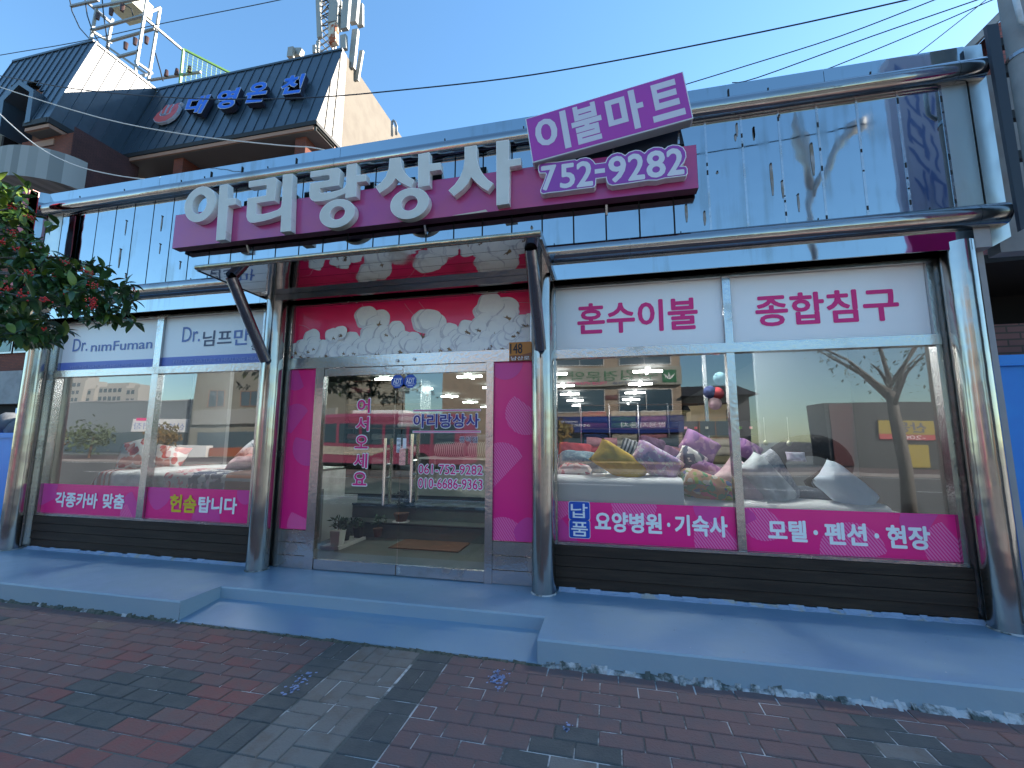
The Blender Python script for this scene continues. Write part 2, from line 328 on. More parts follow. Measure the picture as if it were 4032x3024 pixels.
def letters(mb, body, bb, y, off=.012, grow=0.0, shear=0.0, mirror=False):
    # flat lettering in an XZ box (x0,x1,z0,z1) at depth y, optionally grown to an outline
    v, f = glyphs(body, off, shear); x0, x1, z0, z1 = bb
    if mirror: v = [(1 - a, b) for a, b in v]
    if grow:
        for k in range(12):
            t = 2 * math.pi * k / 12; dx, dz = grow * math.cos(t), grow * math.sin(t)
            mb.add([(x0 + a * (x1 - x0) + dx, y + k * .00012, z0 + b * (z1 - z0) + dz) for a, b in v], f)
    else: mb.add([(x0 + a * (x1 - x0), y, z0 + b * (z1 - z0)) for a, b in v], f)
    return mb
def bold(mb, body, bb, y, off):
    # heavier strokes: the glyphs laid over themselves, each copy a hair in front of the last
    x0, x1, z0, z1 = bb; g = off * (z1 - z0) * 1.15; bi = (x0 + g, x1 - g, z0 + g, z1 - g); v, f = glyphs(body, 0.0); w, h = bi[1] - bi[0], bi[3] - bi[2]
    for k in range(9):
        t = 2 * math.pi * k / 8; q = g if k < 8 else 0
        mb.add([(bi[0] + a * w + q * math.cos(t), y - k * .00009, bi[2] + b * h + q * math.sin(t)) for a, b in v], f)
    return mb
def lettering(parent, body, bb, y, m, off=.012, outline=None, grow=.008, name='lettering', shear=0.0):
    if outline is not None: letters(MB(), body, bb, y, 0.0, grow, shear).build('lettering_outline', outline, parent)
    return bold(MB(), body, bb, y - .0018, off).build(name, m, parent)
def clip(poly, x0, x1, z0, z1):
    def cut(p, ins, inter):
        o = []
        for i in range(len(p)):
            a, b = p[i - 1], p[i]
            if ins(b):
                if not ins(a): o.append(inter(a, b))
                o.append(b)
            elif ins(a): o.append(inter(a, b))
        return o
    def ix(x): return lambda a, b: (x, a[1] + (b[1] - a[1]) * (x - a[0]) / (b[0] - a[0]))
    def iz(z): return lambda a, b: (a[0] + (b[0] - a[0]) * (z - a[1]) / (b[1] - a[1]), z)
    for ins, it in ((lambda p: p[0] >= x0, ix(x0)), (lambda p: p[0] <= x1, ix(x1)), (lambda p: p[1] >= z0, iz(z0)), (lambda p: p[1] <= z1, iz(z1))):
        poly = cut(poly, ins, it)
        if len(poly) < 3: return []
    return poly
def petal(cx, cz, r, ang, kind=0):
    # a round leaf: circle cut by a chord, or a lens with a tip
    p = []
    for k in range(40):
        t = 2 * math.pi * k / 40
        x, z = r * math.cos(t), r * math.sin(t)
        if kind == 0: z = max(z, -.35 * r)
        else: x = x * (1 - .35 * (1 + math.sin(t)) / 2 * abs(math.sin(t)))
        p.append((cx + x * math.cos(ang) - z * math.sin(ang), cz + x * math.sin(ang) + z * math.cos(ang)))
    return p
def petals(parent, rect, y, lst):
    x0, x1, z0, z1 = rect; i = 0
    for (u, w, r, a, k, st) in lst:
        q = clip(petal(x0 + u * (x1 - x0), z0 + w * (z1 - z0), r, a, k), x0 + .002, x1 - .002, z0 + .002, z1 - .002)
        i += 1
        if len(q) >= 3: MB().prism(q, y - i * .0003, y, sides=False, back=False).build('petal_print', PETAL if st else PETAL2, parent)

# ================================================================ GROUND
SIDE_Z = -.16
g = MB().quad((-400, -400, -.33), (400, -400, -.33), (400, 400, -.33), (-400, 400, -.33)).build('ground', ASPHALT); struct(g)
rd = MB().quad((-120, -19.5, -.305), (120, -19.5, -.305), (120, -6.2, -.305), (-120, -6.2, -.305)).build('road', ASPHALT); struct(rd)
mk = MB()
for i in range(-20, 20): mk.quad((i * 6, -12.9, -.300), (i * 6 + 3, -12.9, -.300), (i * 6 + 3, -12.75, -.300), (i * 6, -12.75, -.300))
for yy in (-7.2, -18.7): mk.quad((-110, yy - .08, -.3), (110, yy - .08, -.3), (110, yy + .08, -.3), (-110, yy + .08, -.3))
mk.build('road_marking', WHITE_PAINT, rd)
sw = MB().box(-60, 60, -6.0, 1.2, -.32, SIDE_Z - .006).build('sidewalk', GROUT); struct(sw)
MB().box(-60, 60, -6.2, -6.0, -.32, SIDE_Z).build('kerb', CAP, sw)
fs = MB().box(-60, 60, -24, -19.7, -.32, -.17).build('far_sidewalk', PAVING); struct(fs)
MB().box(-60, 60, -19.7, -19.5, -.32, -.165).build('kerb', CAP, fs)
# paving bricks, laid in courses along the shop front, with a sandy band edged in charcoal and charcoal diamonds
BL, BW, GAP = .2275, .1145, .007
bricks = []          # (x, y, along, kind)
DI = [(-.74, -1.885), (1.905, -1.975), (3.56, -1.475), (-3.0, -1.6), (5.6, -2.0), (-5.4, -1.9), (1.9, -3.6), (4.2, -3.3), (-.7, -3.6), (-3, -3.4)]
def kind_at(x, y, row):
    for dx, dy in DI:
        r = round((y - dy) / BW)
        if abs(r) <= 2 and abs(x - dx) < (3 - abs(r)) * BL / 2 + .012: return 'L' if (r == 0 and abs(x - dx) < .06) else 'D'
    return 'R'
YT = -1.062
rows = 34
for r in range(rows):
    yc = YT - BW * (r + .5) + (.0)
    off = (r % 2) * BL / 2
    for side in (0, 1):
        if side == 0: xs = [.065 - BL * (k + .5) - (off if off else 0) for k in range(32)]; lim = .065
        else: xs = [.998 + BL * (k + .5) + off for k in range(30)]; lim = .998
        for x in xs: bricks.append((x, yc, BL, BW, kind_at(x, yc, r)))
        if off: bricks.append((lim + (-1 if side == 0 else 1) * BL / 4, yc, BL / 2, BW, 'R'))
rr = 0; y = YT; k = 0
while y > YT - BW * rows + BL:
    # 2-brick module: squares of two bricks, direction alternating
    for j, (x0, kd) in enumerate(((.068, 'D'), (.3, 'L'), (.5275, 'L'), (.768, 'D'))):
        horiz = (k + j) % 2 == 0 if kd == 'L' else (k % 2 == (0 if j else 1))
        if horiz:
            for q in range(2): bricks.append((x0 + BL / 2, y - BW * (q + .5), BL, BW, kd))
        else:
            for q in range(2): bricks.append((x0 + BW * (q + .5), y - BL / 2, BW, BL, kd))
    y -= BL; k += 1
def infront(x, y):
    v = Vector((x, y, SIDE_Z)) - CAMPOS; c = [sum(R_[i][j] * v[j] for j in range(3)) for i in range(3)]
    if c[2] < .2: return None
    px, py = 2016 + 1681 * c[0] / c[2], 1512 - 1681 * c[1] / c[2]
    return c[2] if (-60 < px < 4090 and py < 3080) else None
bricks = [b for b in bricks if -7 < b[0] < 7.5]
near = sorted([(infront(b[0], b[1]), i) for i, b in enumerate(bricks) if infront(b[0], b[1])])[:300]
nset = {i for _, i in near}
meshes = {}
def brick_mesh(w, d, m):
    key = (round(w, 3), round(d, 3), m.name)
    if key not in meshes:
        o = MB().bevbox(-w / 2 + GAP / 2, w / 2 - GAP / 2, -d / 2 + GAP / 2, d / 2 - GAP / 2, -.06, 0, .004).build('brick', m); meshes[key] = o.data; bpy.data.objects.remove(o)
    return meshes[key]
def bmat(b):
    if b[4] == 'D': return BR_DARK
    if b[4] == 'L': return BR_LIGHT
    t = math.sin(b[0] * 1.3 + 2) + math.sin(b[1] * 2.1 + b[0] * .7) + rnd.uniform(-1.6, 1.6)
    return BR[2] if t > 2.2 else BR[0] if t > 1.0 else BR[3] if (t < -1.2 and b[0] < 0) else BR[1]
rest = [MB() for _ in range(6)]; rm = BR + [BR_DARK, BR_LIGHT]
for i, b in enumerate(bricks):
    m = bmat(b); dz = rnd.uniform(-.003, .002)
    if i in nset:
        o = ob('brick', brick_mesh(b[2], b[3], m), None); o.location = (b[0], b[1], SIDE_Z + dz); o.rotation_euler = (rnd.uniform(-.008, .008), rnd.uniform(-.008, .008), rnd.uniform(-.006, .006)); o.parent = sw
    else: rest[rm.index(m)].bevbox(b[0] - b[2] / 2 + GAP / 2, b[0] + b[2] / 2 - GAP / 2, b[1] - b[3] / 2 + GAP / 2, b[1] + b[3] / 2 - GAP / 2, SIDE_Z - .03, SIDE_Z + dz, .004)
allr = MB()
for k, q in enumerate(rest):
    allr.cur = k; allr.add(q.v, q.f)
o = allr.build('farther_bricks', None, sw, mats=rm); o['kind'] = 'stuff'
# spilt blue paint flecks on the bricks
sp = MB()
for (cx, cy, n, s) in ((1.376,-1.293,60,0.06), (0.176,-1.553,26,0.05), (1.864,-1.641,8,0.03), (0.202,-1.676,12,0.03)):
    for _ in range(n):
        a, c = rnd.gauss(0, s * .6), rnd.gauss(0, s); r = rnd.uniform(.003, .014); kk = rnd.randint(5, 8)
        sp.add([(cx + a + r * rnd.uniform(.5, 1.2) * math.cos(2 * math.pi * t / kk), cy + c + r * rnd.uniform(.5, 1.3) * math.sin(2 * math.pi * t / kk), SIDE_Z + .0045) for t in range(kk)], [tuple(range(kk))])
o = sp.build('paint_flecks', mat('spilt_blue_paint', (.26, .33, .55), .6), sw); o['kind'] = 'stuff'

# porch platform with its sunk step in front of the doors
pf = MB(); pf.cur = 0
XL, XR, NL, NR = -7.6, 5.6, -1.43, 1.6
FY, NY = -1.045, -.66
def slab(x0, x1, yf):
    pf.cur = 0; pf.quad((x0, yf + .012, 0), (x1, yf + .012, 0), (x1, 1.2 if x1 > 5 or x0 < -5 else 0, 0), (x0, 1.2 if x1 > 5 or x0 < -5 else 0, 0))
    pf.cur = 1; pf.quad((x0, yf, -.012), (x1, yf, -.012), (x1, yf + .012, 0), (x0, yf + .012, 0))
    pf.quad((x0, yf - .004, -.2), (x1, yf - .004, -.2), (x1, yf, -.012), (x0, yf, -.012))
slab(XL, -5.3, FY); slab(-5.3, NL, FY); slab(NL, NR, NY); slab(NR, 5.2, FY); slab(5.2, XR, FY)
pf.cur = 1
pf.quad((NL, FY, 0), (NL, NY + .012, 0), (NL + .004, NY, -.2), (NL + .004, FY, -.2)); pf.quad((NR, FY, 0), (NR, NY + .012, 0), (NR - .004, NY, -.2), (NR - .004, FY, -.2))
pf.cur = 0
pf.quad((NL, FY - .01, -.148), (NR, FY - .01, -.148), (NR, NY - .001, -.102), (NL, NY - .001, -.102)); pf.quad((NL, FY - .012, -.2), (NR, FY - .012, -.2), (NR, FY - .01, -.148), (NL, FY - .01, -.148))
porch = pf.build('porch_platform', None, mats=[PORCH, PORCH_SIDE]); struct(porch)
lt = MB(); zq = random.Random(9)
for _ in range(130):
    x, y = zq.uniform(-5, 5), zq.uniform(-1.0, -.12); r = zq.uniform(.002, .006); k_ = zq.randint(4, 6)
    if NL - .05 < x < NR + .05 and y < NY + .03: continue
    lt.add([(x + r * zq.uniform(.4, 1.6) * math.cos(6.283 * t / k_), y + r * zq.uniform(.4, 1.3) * math.sin(6.283 * t / k_), .004) for t in range(k_)], [tuple(range(k_))])
o = lt.build('grit_specks', RIM, porch); o['kind'] = 'stuff'
# crumbling mortar along the foot of the platform
rim = MB(); x = XL
zr = random.Random(3)
while x < XR:
    w = zr.uniform(.02, .07); inn = NL < x < NR
    d = zr.uniform(.012, .035) * (1.6 if x > 2.2 else 1.0) * (.7 if inn else 1); h = zr.uniform(.006, .028) * (1.5 if x > 1.7 else 1) * (.5 if inn else 1)
    y0 = FY - .006 - (.01 if inn else 0)
    j = lambda: zr.uniform(-.006, .006)
    b0 = [(x, y0 - d + j(), SIDE_Z - .01), (x + w, y0 - d + j(), SIDE_Z - .01), (x + w, y0 + .01, SIDE_Z - .01), (x, y0 + .01, SIDE_Z - .01)]
    b1 = [(x + j(), y0 - d * .5 + j(), SIDE_Z + h * .4 + j()), (x + w + j(), y0 - d * .5 + j(), SIDE_Z + h * .4 + j()), (x + w, y0 + .004, SIDE_Z + h + j()), (x, y0 + .004, SIDE_Z + h + j())]
    rim.cur = 0 if (x > 1.62 or zr.random() < (.16 if not inn else .06)) else 1; rim.hull8(b0, b1); x += w * .93
o = rim.build('mortar_rim', None, porch, mats=[RIM, mat('mossy_dark_mortar', (.07, .075, .055), .95, col2=(.16, .15, .12), ns=30, bump=.8, bs=40)]); o['kind'] = 'stuff'
# peeling sealant fillet along the wooden plinths
fl = MB()
for (a, b) in ((1.64, 4.8), (-4.98, -1.66)):
    x = a
    while x < b:
        w = zr.uniform(.03, .12); h = zr.uniform(.018, .032); fl.hull8([(x, -.085 - zr.uniform(0, .02), .001), (x + w, -.085 - zr.uniform(0, .02), .001), (x + w, -.045, .001), (x, -.045, .001)], [(x, -.062, h * .6), (x + w, -.062, h * .6), (x + w, -.045, h), (x, -.045, h)]); x += w
o = fl.build('sealant_fillet', mat('flaking_pale_blue_sealant', (.34, .42, .56), .7, col2=(.45, .43, .40), ns=7, lo=.56, hi=.62, bump=.5, bs=30), porch); o['kind'] = 'stuff'

# ================================================================ SHOP BUILDING
shop = thing('shop_building', (0, .1, 0), 'long low bedding shop clad in polished steel with pink film beside its doors', 'building')
S = shop
# shell
for b_ in ((-5.22, -5.06, .02, 16, -.3, 4.3), (4.98, 5.10, .02, 16, -.3, 4.3), (-5.06, 4.98, 15.84, 16, -.3, 4.3)): MB().box(*b_).build('wall', CONC_PALE, S)
MB().box(-5.3, 5.2, .0, 16, 4.3, 4.42).build('roof', CONC, S)
MB().box(-5.06, 4.98, .06, 15.84, 2.86, 2.9).build('ceiling', CEILING, S)
# fascia box: backing, panels, tubes, bands
FYF = -.2
MB().box(-5.22, 5.11, FYF + .012, .06, 2.92, 4.64).build('fascia_core', SEAM, S)
seams = [-5.215, -4.93] + [-4.93 + .3075 * k for k in range(1, 33)] + [5.105]
seams = sorted(s_ for s_ in set(seams) if s_ <= 5.105)
if seams[-1] - seams[-2] < .1: seams.pop(-2)
pr_ = random.Random(11)
for i in range(len(seams) - 1):
    a, b = seams[i] + .0075, seams[i + 1] - .0075
    j = lambda: pr_.uniform(-.0016, .0016)
    mb = MB(); zs = [3.16, 3.5, 3.9, 4.36]
    # each sheet is slightly dished and crooked
    grid = [[(a + (b - a) * u, FYF + j() * .5 + (0 if u in (0, 1) else -.001), zz) for u in (0, .5, 1)] for zz in zs]
    vs = [p for r_ in grid for p in r_]; fsx = [(r_ * 3 + c, r_ * 3 + c + 1, (r_ + 1) * 3 + c + 1, (r_ + 1) * 3 + c) for r_ in range(3) for c in range(2)]
    mb.add(vs, fsx); mb.add([(a, FYF, 3.16), (a, FYF + .011, 3.16), (a, FYF + .011, 4.36), (a, FYF, 4.36), (b, FYF, 3.16), (b, FYF + .011, 3.16), (b, FYF + .011, 4.36), (b, FYF, 4.36)], [(0, 1, 2, 3), (4, 5, 6, 7)])
    mb.build('fascia_panel', STEEL_DULL if (a > 4.8 or b < -4.9) else STEEL, S, smooth=True)
# joint strips with torn filler on the right
js = MB()
for s_ in seams[1:-1]:
    if s_ > 3.0: js.box(s_ - .009, s_ + .009, FYF - .004, FYF + .01, 3.17, 4.33)
js.build('joint_strip', STEEL_FR, S)
jd = MB()
for s_ in seams[1:-1]:
    if s_ > 2.3:
        z = 3.2
        while z < 4.3:
            h = pr_.uniform(.01, .06)
            if pr_.random() < .35: jd.box(s_ - .008, s_ + .006, FYF - .006, FYF, z, z + h)
            z += h + pr_.uniform(0, .12)
o = jd.build('torn_joint_filler', SEAM, S); o['kind'] = 'stuff'
# parapet band, cap
for (a, b) in ((-5.22, -3.35), (-3.35, -.78), (-.78, 1.9), (1.9, 4.07), (4.07, 5.11)):
    MB().box(a + .002, b - .002, FYF - .006, .1, 4.46, 4.655).build('parapet_panel', STEEL, S)
for (a, b) in ((-5.22, -1.7), (-1.7, 1.62), (1.62, 5.0)):
    MB().box(a + .002, b - .002, FYF - .004, .0, 2.885, 3.08).build('lower_band_panel', STEEL, S)
MB().box(5.0, 5.11, FYF - .002, .0, 2.885, 3.08).build('corner_panel', CONC_PALE, S)
MB().box(-5.2, 5.0, -.19, -.03, 2.885, 2.893).build('soffit', STEEL_DARK, S)
# the two tubes
for (zc, m) in ((4.405, STEEL_TUBE), (3.135, STEEL_TUBE)):
    for (a, b) in ((-5.22, -2.9), (-2.9, -.78), (-.78, 2.35), (2.35, 5.0), (5.0, 5.2)):
        MB().tube([(a + .0015, -.22, zc), ((a + b) / 2, -.22, zc), (b - .0015, -.22, zc)], .09, 32).build('round_tube', m, S, autosm=True)
# end pieces: left wing comes forward, right end carries on
lw = MB(); lw.hull8([(-5.225, -.2, 2.9), (-5.43, -.37, 2.95), (-5.47, -.33, 2.95), (-5.225, -.16, 2.9)], [(-5.225, -.2, 4.655), (-5.43, -.37, 4.655), (-5.47, -.33, 4.655), (-5.225, -.16, 4.655)]); lw.build('wing_panel', STEEL, S)
MB().tube([(-5.2, -.22, 4.405), (-5.43, -.4, 4.405)], .088, 24).tube([(-5.2, -.22, 3.135), (-5.43, -.4, 3.135)], .088, 24).build('wing_tube', STEEL_TUBE, S, autosm=True)
MB().prism([(5.113, 2.885), (5.24, 2.955), (5.24, 4.655), (5.113, 4.655)], FYF, .06).build('end_panel', STEEL_DULL, S)
# bolts, rivets and rust runs on the fascia
rv = MB(); drip = MB()
for (x, z, L) in [(-3.815,4.112) + (.2,), (-3.853,3.734) + (.25,), (-3.244,4.106) + (.2,), (-3.225,3.739) + (.13,), (-2.887,3.48) + (.1,), (-3.715,3.397) + (.06,), (3.474,4.181) + (.1,), (3.589,3.81) + (.3,), (3.668,3.635) + (.16,), (3.783,3.492) + (.16,), (3.921,3.954) + (.3,), (3.687,4.267) + (.02,), (3.335,4.243) + (.12,), (3.472,4.182) + (.12,), (3.146,3.797) + (.02,), (3.017,3.423) + (.13,), (1.423,3.455) + (.03,), (3.318,4.138) + (.06,), (2.864,3.51) + (.17,)]:
    rv.tube([(x, FYF - .012, z), (x, FYF + .002, z)], .008, 8); w = pr_.uniform(.005, .012)
    drip.prism([(x - w, z), (x + w, z), (x + w * 1.3, z - L * .6), (x + w * .5, z - L), (x - w * .6, z - L), (x - w * 1.2, z - L * .5)], FYF - .0045, FYF - .003, sides=False, back=False)
for x in (-4.6, -3.85, -2.95, -2.6, -1.7, .5, 1.35, 2.5, 3.6, 4.4):
    rv.tube([(x, -.245, 4.495), (x, -.25, 4.52)], .007, 6)
    rv.tube([(x + .3, -.245, 3.222), (x + .3, -.25, 3.235)], .005, 6)
rv.build('rivet', SEAM, S); o = drip.build('rust_run', mat('rust_run_stain', (.20, .17, .13), .6, col2=(.32, .33, .34), ns=9, lo=.4, hi=.6), S); o['kind'] = 'stuff'
for x in (-2.55, -2.1, -1.35, (3.283,4.646)[0]): box('bracket_stub', SEAM, S, x - .006, x + .006, FYF - .018, FYF - .008, 4.5, 4.6)

# columns
for cx in (-5.12, -1.52, 1.515, 4.915):
    MB().cyl((cx, -.14), .108, .0, 2.95, 40).build('column', STEEL_COL, S, autosm=True)
    MB().cyl((cx, -.14), .118, .001, .012, 40, .108).build('column_foot_seal', RIM, S)
# corner piers
MB().box(5.0, 5.12, -.1, .02, .0, 2.885).build('pier', CONC_PALE, S); MB().box(4.998, 5.123, -.103, .1, .0, .33).build('painted_pier_foot', PORCH_SIDE, S)
MB().box(-5.22, -5.06, -.06, .02, .0, 2.885).build('pier', STEEL_FR, S)

# window frames of the two shop windows
def pieces(name, m, parent, *bs):
    for b_ in bs: MB().box(*b_).build(name, m, parent)
for (x0, m0, m1, x1, xe0, xe1) in ((1.632, 3.171, 3.238, 4.762, 1.60, 4.83), (-4.93, -3.353, -3.255, -1.792, -5.06, -1.74)):
    fr = MB()
    fr.box(x0 - .035, x0, -.035, .05, .424, 2.86).box(m0, m1, -.035, .05, .424, 2.145).box(m0, m1, -.035, .05, 2.231, 2.852).box(x1, x1 + .035, -.035, .05, .424, 2.86)
    fr.box(x0 - .035, x1 + .035, -.05, .05, 2.145, 2.231); fr.box(x0 - .035, x1 + .035, -.04, .05, .398, .424)
    fr.box(x0 - .035, x1 + .035, -.055, .05, 2.852, 2.884)
    fr.build('window_frame', STEEL_FR, S)
    pieces('reveal_strip', STEEL_FR, S, (xe0 - .02, x0 - .036, -.02, .05, .0, 2.884), (x1 + .036, xe1 + .12, -.02, .05, .0, 2.884))
    MB().box(x0 - .03, x1 + .03, -.003, .045, .02, .397).build('plinth_core', WOOD_BASE, S)
    zz = [.022, .112, .210, .306, .396]
    for k in range(4):
        dy = 0 if k else .012
        MB().box(x0 - .034, x1 + .05, -.045 + dy, -.004, zz[k] + .003, zz[k + 1] - .003).build('plank', WOOD, S)
    for (a, b) in ((x0, m0), (m1, x1)):
        MB().quad((a, .0, .424), (b, .0, .424), (b, .0, 2.145), (a, .0, 2.145)).build('window_pane', GLASS, S)
# sign panels over the windows
def sign_panel(a, b, z0=2.231, z1=2.852, m=None): return box('sign_panel', m or WHITE_SIGN, S, a + .001, b - .001, -.004, .012, z0 + .001, z1 - .001)
p1 = sign_panel(1.632, 3.171); lettering(p1, '혼수이불', (1.843,2.955,2.38,2.695), -.006, PINK_TEXT, .022)
p2 = sign_panel(3.238, 4.762); lettering(p2, '종합침구', (3.442,4.553,2.373,2.671), -.006, PINK_TEXT, .022)
p3 = sign_panel(-4.93, -3.353); box('blue_band', BLUE_BAND, p3, -4.929, -3.354, -.0065, -.0045, 2.233, (-4.101,2.342)[1])
lettering(p3, 'Dr.', (-4.755,-4.5,2.486,2.658), -.006, LBLUE_TEXT, .005); lettering(p3, 'nımFuman', (-4.438,-3.433,2.474,2.599), -.006, LBLUE_TEXT, .012)
lettering(p3, 'FEELING NATURE • HEALING HEART', (-4.748,-3.495,2.257,2.293), -.0075, PALE_TEXT, .004)
p4 = sign_panel(-3.255, -1.792); box('blue_band', BLUE_BAND, p4, -3.254, -1.793, -.0065, -.0045, 2.233, (-2.475,2.351)[1])
lettering(p4, 'Dr.', (-2.979,-2.71,2.53,2.723), -.006, LBLUE_TEXT, .005); lettering(p4, '님프', (-2.667,-2.242,2.466,2.657), -.006, GREY_TEXT, .014); lettering(p4, '만', (-2.216,-1.995,2.458,2.659), -.006, LBLUE_TEXT, .014)
lettering(p4, '풍덕점', (-1.958,-1.632,2.389,2.482), -.006, GREY_TEXT, .01)
lettering(p4, 'FEELING NATURE • HEALING HEART', (-3.072,-1.755,2.268,2.311), -.0075, PALE_TEXT, .004)
# pink films at the foot of the windows
def film(a, b): return box('pink_film', PINK, S, a + .002, b - .002, -.004, -.0012, .426, .784)
f1 = film(1.632, 3.171); R1 = (1.632, 3.171, .426, .784)
petals(f1, R1, -.0045, [(.02, .75, .17, .6, 0, 1), (.05, .2, .13, 2.2, 0, 0), (.93, .2, .24, 2.3, 0, 1), (.45, 1.0, .2, 3.3, 0, 1), (.85, .95, .12, 1, 1, 0)])
for (t, q) in (('납', (1.736,1.927,0.623,0.784)), ('품', (1.738,1.926,0.459,0.619))):
    def rnd_rect(bb, r):
        x0, x1, z0, z1 = bb; return [(cx + r * math.cos(math.radians(a)), cz + r * math.sin(math.radians(a))) for cx, cz, s0 in ((x1 - r, z1 - r, 0), (x0 + r, z1 - r, 90), (x0 + r, z0 + r, 180), (x1 - r, z0 + r, 270)) for a in (s0, s0 + 30, s0 + 60, s0 + 90)]
    x0, x1, z0, z1 = q
    w = MB().prism(rnd_rect((x0 - .004, x1 + .004, z0 - .004, z1 + .004), .02), -.0065, -.006, sides=False, back=False).build('badge_rim', WHITE_TEXT, f1)
    MB().prism(rnd_rect(q, .018), -.0075, -.007, sides=False, back=False).build('blue_badge', BLUE_STICK, f1)
    lettering(f1, t, (x0 + .018, x1 - .018, z0 + .016, z1 - .016), -.0085, WHITE_TEXT, .012)
lettering(f1, '요양병원', (1.971,2.561,0.526,0.706), -.0075, WHITE_TEXT, .030); lettering(f1, '·', (2.604,2.632,0.593,0.631), -.0065, WHITE_TEXT, .02); lettering(f1, '기숙사', (2.668,3.102,0.526,0.704), -.0075, WHITE_TEXT, .030)
f2 = film(3.238, 4.771); R2 = (3.238, 4.771, .426, .784)
petals(f2, R2, -.0045, [(.1, .8, .2, 2.4, 0, 1), (.0, .7, .1, .5, 0, 0), (.52, .08, .24, .4, 0, 1), (.97, .3, .2, 2.2, 0, 1), (.85, .8, .16, 1, 0, 0)])
lettering(f2, '모텔', (3.415,3.712,0.519,0.694), -.0075, WHITE_TEXT, .030); lettering(f2, '·', (3.758,3.793,0.581,0.622), -.0065, WHITE_TEXT, .02); lettering(f2, '펜션', (3.841,4.146,0.512,0.691), -.0075, WHITE_TEXT, .030); lettering(f2, '·', (4.196,4.23,0.576,0.618), -.0065, WHITE_TEXT, .02); lettering(f2, '현장', (4.28,4.58,0.504,0.688), -.0075, WHITE_TEXT, .030)
f3 = film(-4.93, -3.353); R3 = (-4.93, -3.353, .426, .784)
petals(f3, R3, -.0045, [(.02, .5, .22, .4, 0, 0), (.08, .95, .12, 3, 1, 0), (.95, .3, .2, 2.2, 0, 0), (.9, .1, .12, 2.2, 0, 1)])
lettering(f3, '각종카바', (-4.689,-3.999,0.504,0.69), -.0075, WHITE_TEXT, .030); lettering(f3, '맞춤', (-3.917,-3.58,0.514,0.693), -.0075, WHITE_TEXT, .030)
f4 = film(-3.255, -1.792); R4 = (-3.255, -1.792, .426, .784)
petals(f4, R4, -.0045, [(.12, .75, .17, 3.0, 1, 0), (.6, .0, .2, .1, 0, 0), (.95, .9, .12, 2.2, 0, 0)])
lettering(f4, '헌솜', (-2.906,-2.521,0.51,0.712), -.0075, YELLOW_TEXT, .030); lettering(f4, '탑니다', (-2.496,-1.966,0.518,0.702), -.0075, WHITE_TEXT, .030)

# entrance bay ------------------------------------------------------
en = MB()
en.box(-1.05, -.945, -.03, .05, 0, 2.14).box(.924, .999, -.03, .05, 0, 2.14).box(-1.41, 1.41, -.035, .05, 2.14, 2.262).box(-1.41, 1.41, -.05, .05, 2.865, 2.884)
en.box(-1.425, -1.383, -.03, .05, 0, 2.14).box(1.387, 1.43, -.03, .05, 0, 2.14).box(-1.40, -1.383, -.03, .05, 2.262, 2.865).box(1.378, 1.40, -.03, .05, 2.262, 2.865)
en.build('door_frame', STEEL_FR, S)
pieces('reveal_strip', STEEL_FR, S, (-1.76, -1.426, -.012, .05, 0, 2.884), (1.431, 1.595, -.012, .05, 0, 2.884))
for (a, b) in ((-1.383, -1.05), (.999, 1.387)):
    pp = box('pink_panel', PINK, S, a + .001, b - .001, -.006, .03, .395, 2.138); Rp = (a + .002, b - .002, .397, 2.136)
    if a < 0: petals(pp, Rp, -.0065, [(.3, .68, .17, .9, 0, 0), (.85, .5, .2, 2.9, 0, 0), (.9, .02, .22, 2.8, 0, 1), (.2, .95, .15, 2, 0, 0)])
    else: petals(pp, Rp, -.0065, [(.85, .7, .21, 2.5, 0, 1), (.2, .4, .24, .8, 0, 1), (.25, .0, .22, .5, 0, 1), (.3, 1.0, .18, 3.4, 0, 0), (.9, .05, .14, 0, 1, 0)])
    for k in range(3): box('steel_skirting', STEEL_FR, S, a + .001, b - .001, -.02 + .003 * k, .03, .003 + k * .131, .126 + k * .131)
# cotton print above the doors
ct = box('cotton_print_panel', mat('crimson_print', (.95, .008, .12), .3, coat=.3), S, -1.381, 1.377, -.006, .03, 2.264, 2.863)
COT = mat('cotton_boll_print', (.97, .96, .94), .5, col2=(.86, .85, .87), ns=10, lo=.45, hi=.8)
COT2 = mat('cotton_boll_grey_print', (.62, .60, .64), .5, col2=(.80, .79, .82), ns=12, lo=.4, hi=.6)
TWIG = mat('dry_husk_print', (.16, .08, .05), .6, col2=(.36, .22, .10), ns=30)
cb, cb2, tw = MB(), MB(), MB(); cr_ = random.Random(5); lay = 0
bolls = [(-1.273,2.355,75),(-1.084,2.464,95),(-1.161,2.394,70),(-0.914,2.34,80),(-0.831,2.539,75),(-0.713,2.432,95),(-0.66,2.329,75),(-0.49,2.336,80),(-0.413,2.646,120),(-0.342,2.457,110),(-0.29,2.314,85),(-0.148,2.504,85),(-0.096,2.333,90),(0.049,2.396,80),(0.111,2.297,70),(0.249,2.539,120),(0.296,2.385,100),(0.441,2.296,90),(0.523,2.428,85),(0.636,2.328,90),(0.72,2.258,70),(0.757,2.525,85),(0.801,2.388,95),(1.015,2.645,130),(0.989,2.458,110),(0.924,2.276,80),(1.097,2.308,90)]
bolls += [(1.002,2.672,130),(0.95,2.514,110),(0.898,2.33,90),(1.085,2.348,90),(1.256,2.353,85),(1.308,2.468,90),(1.334,2.284,90),(1.19,2.448,60),(1.334,2.546,55)]
bolls += [(-1.33 + .112 * k, 2.315 + .02 * math.sin(k * 2.3), 78) for k in range(25)]
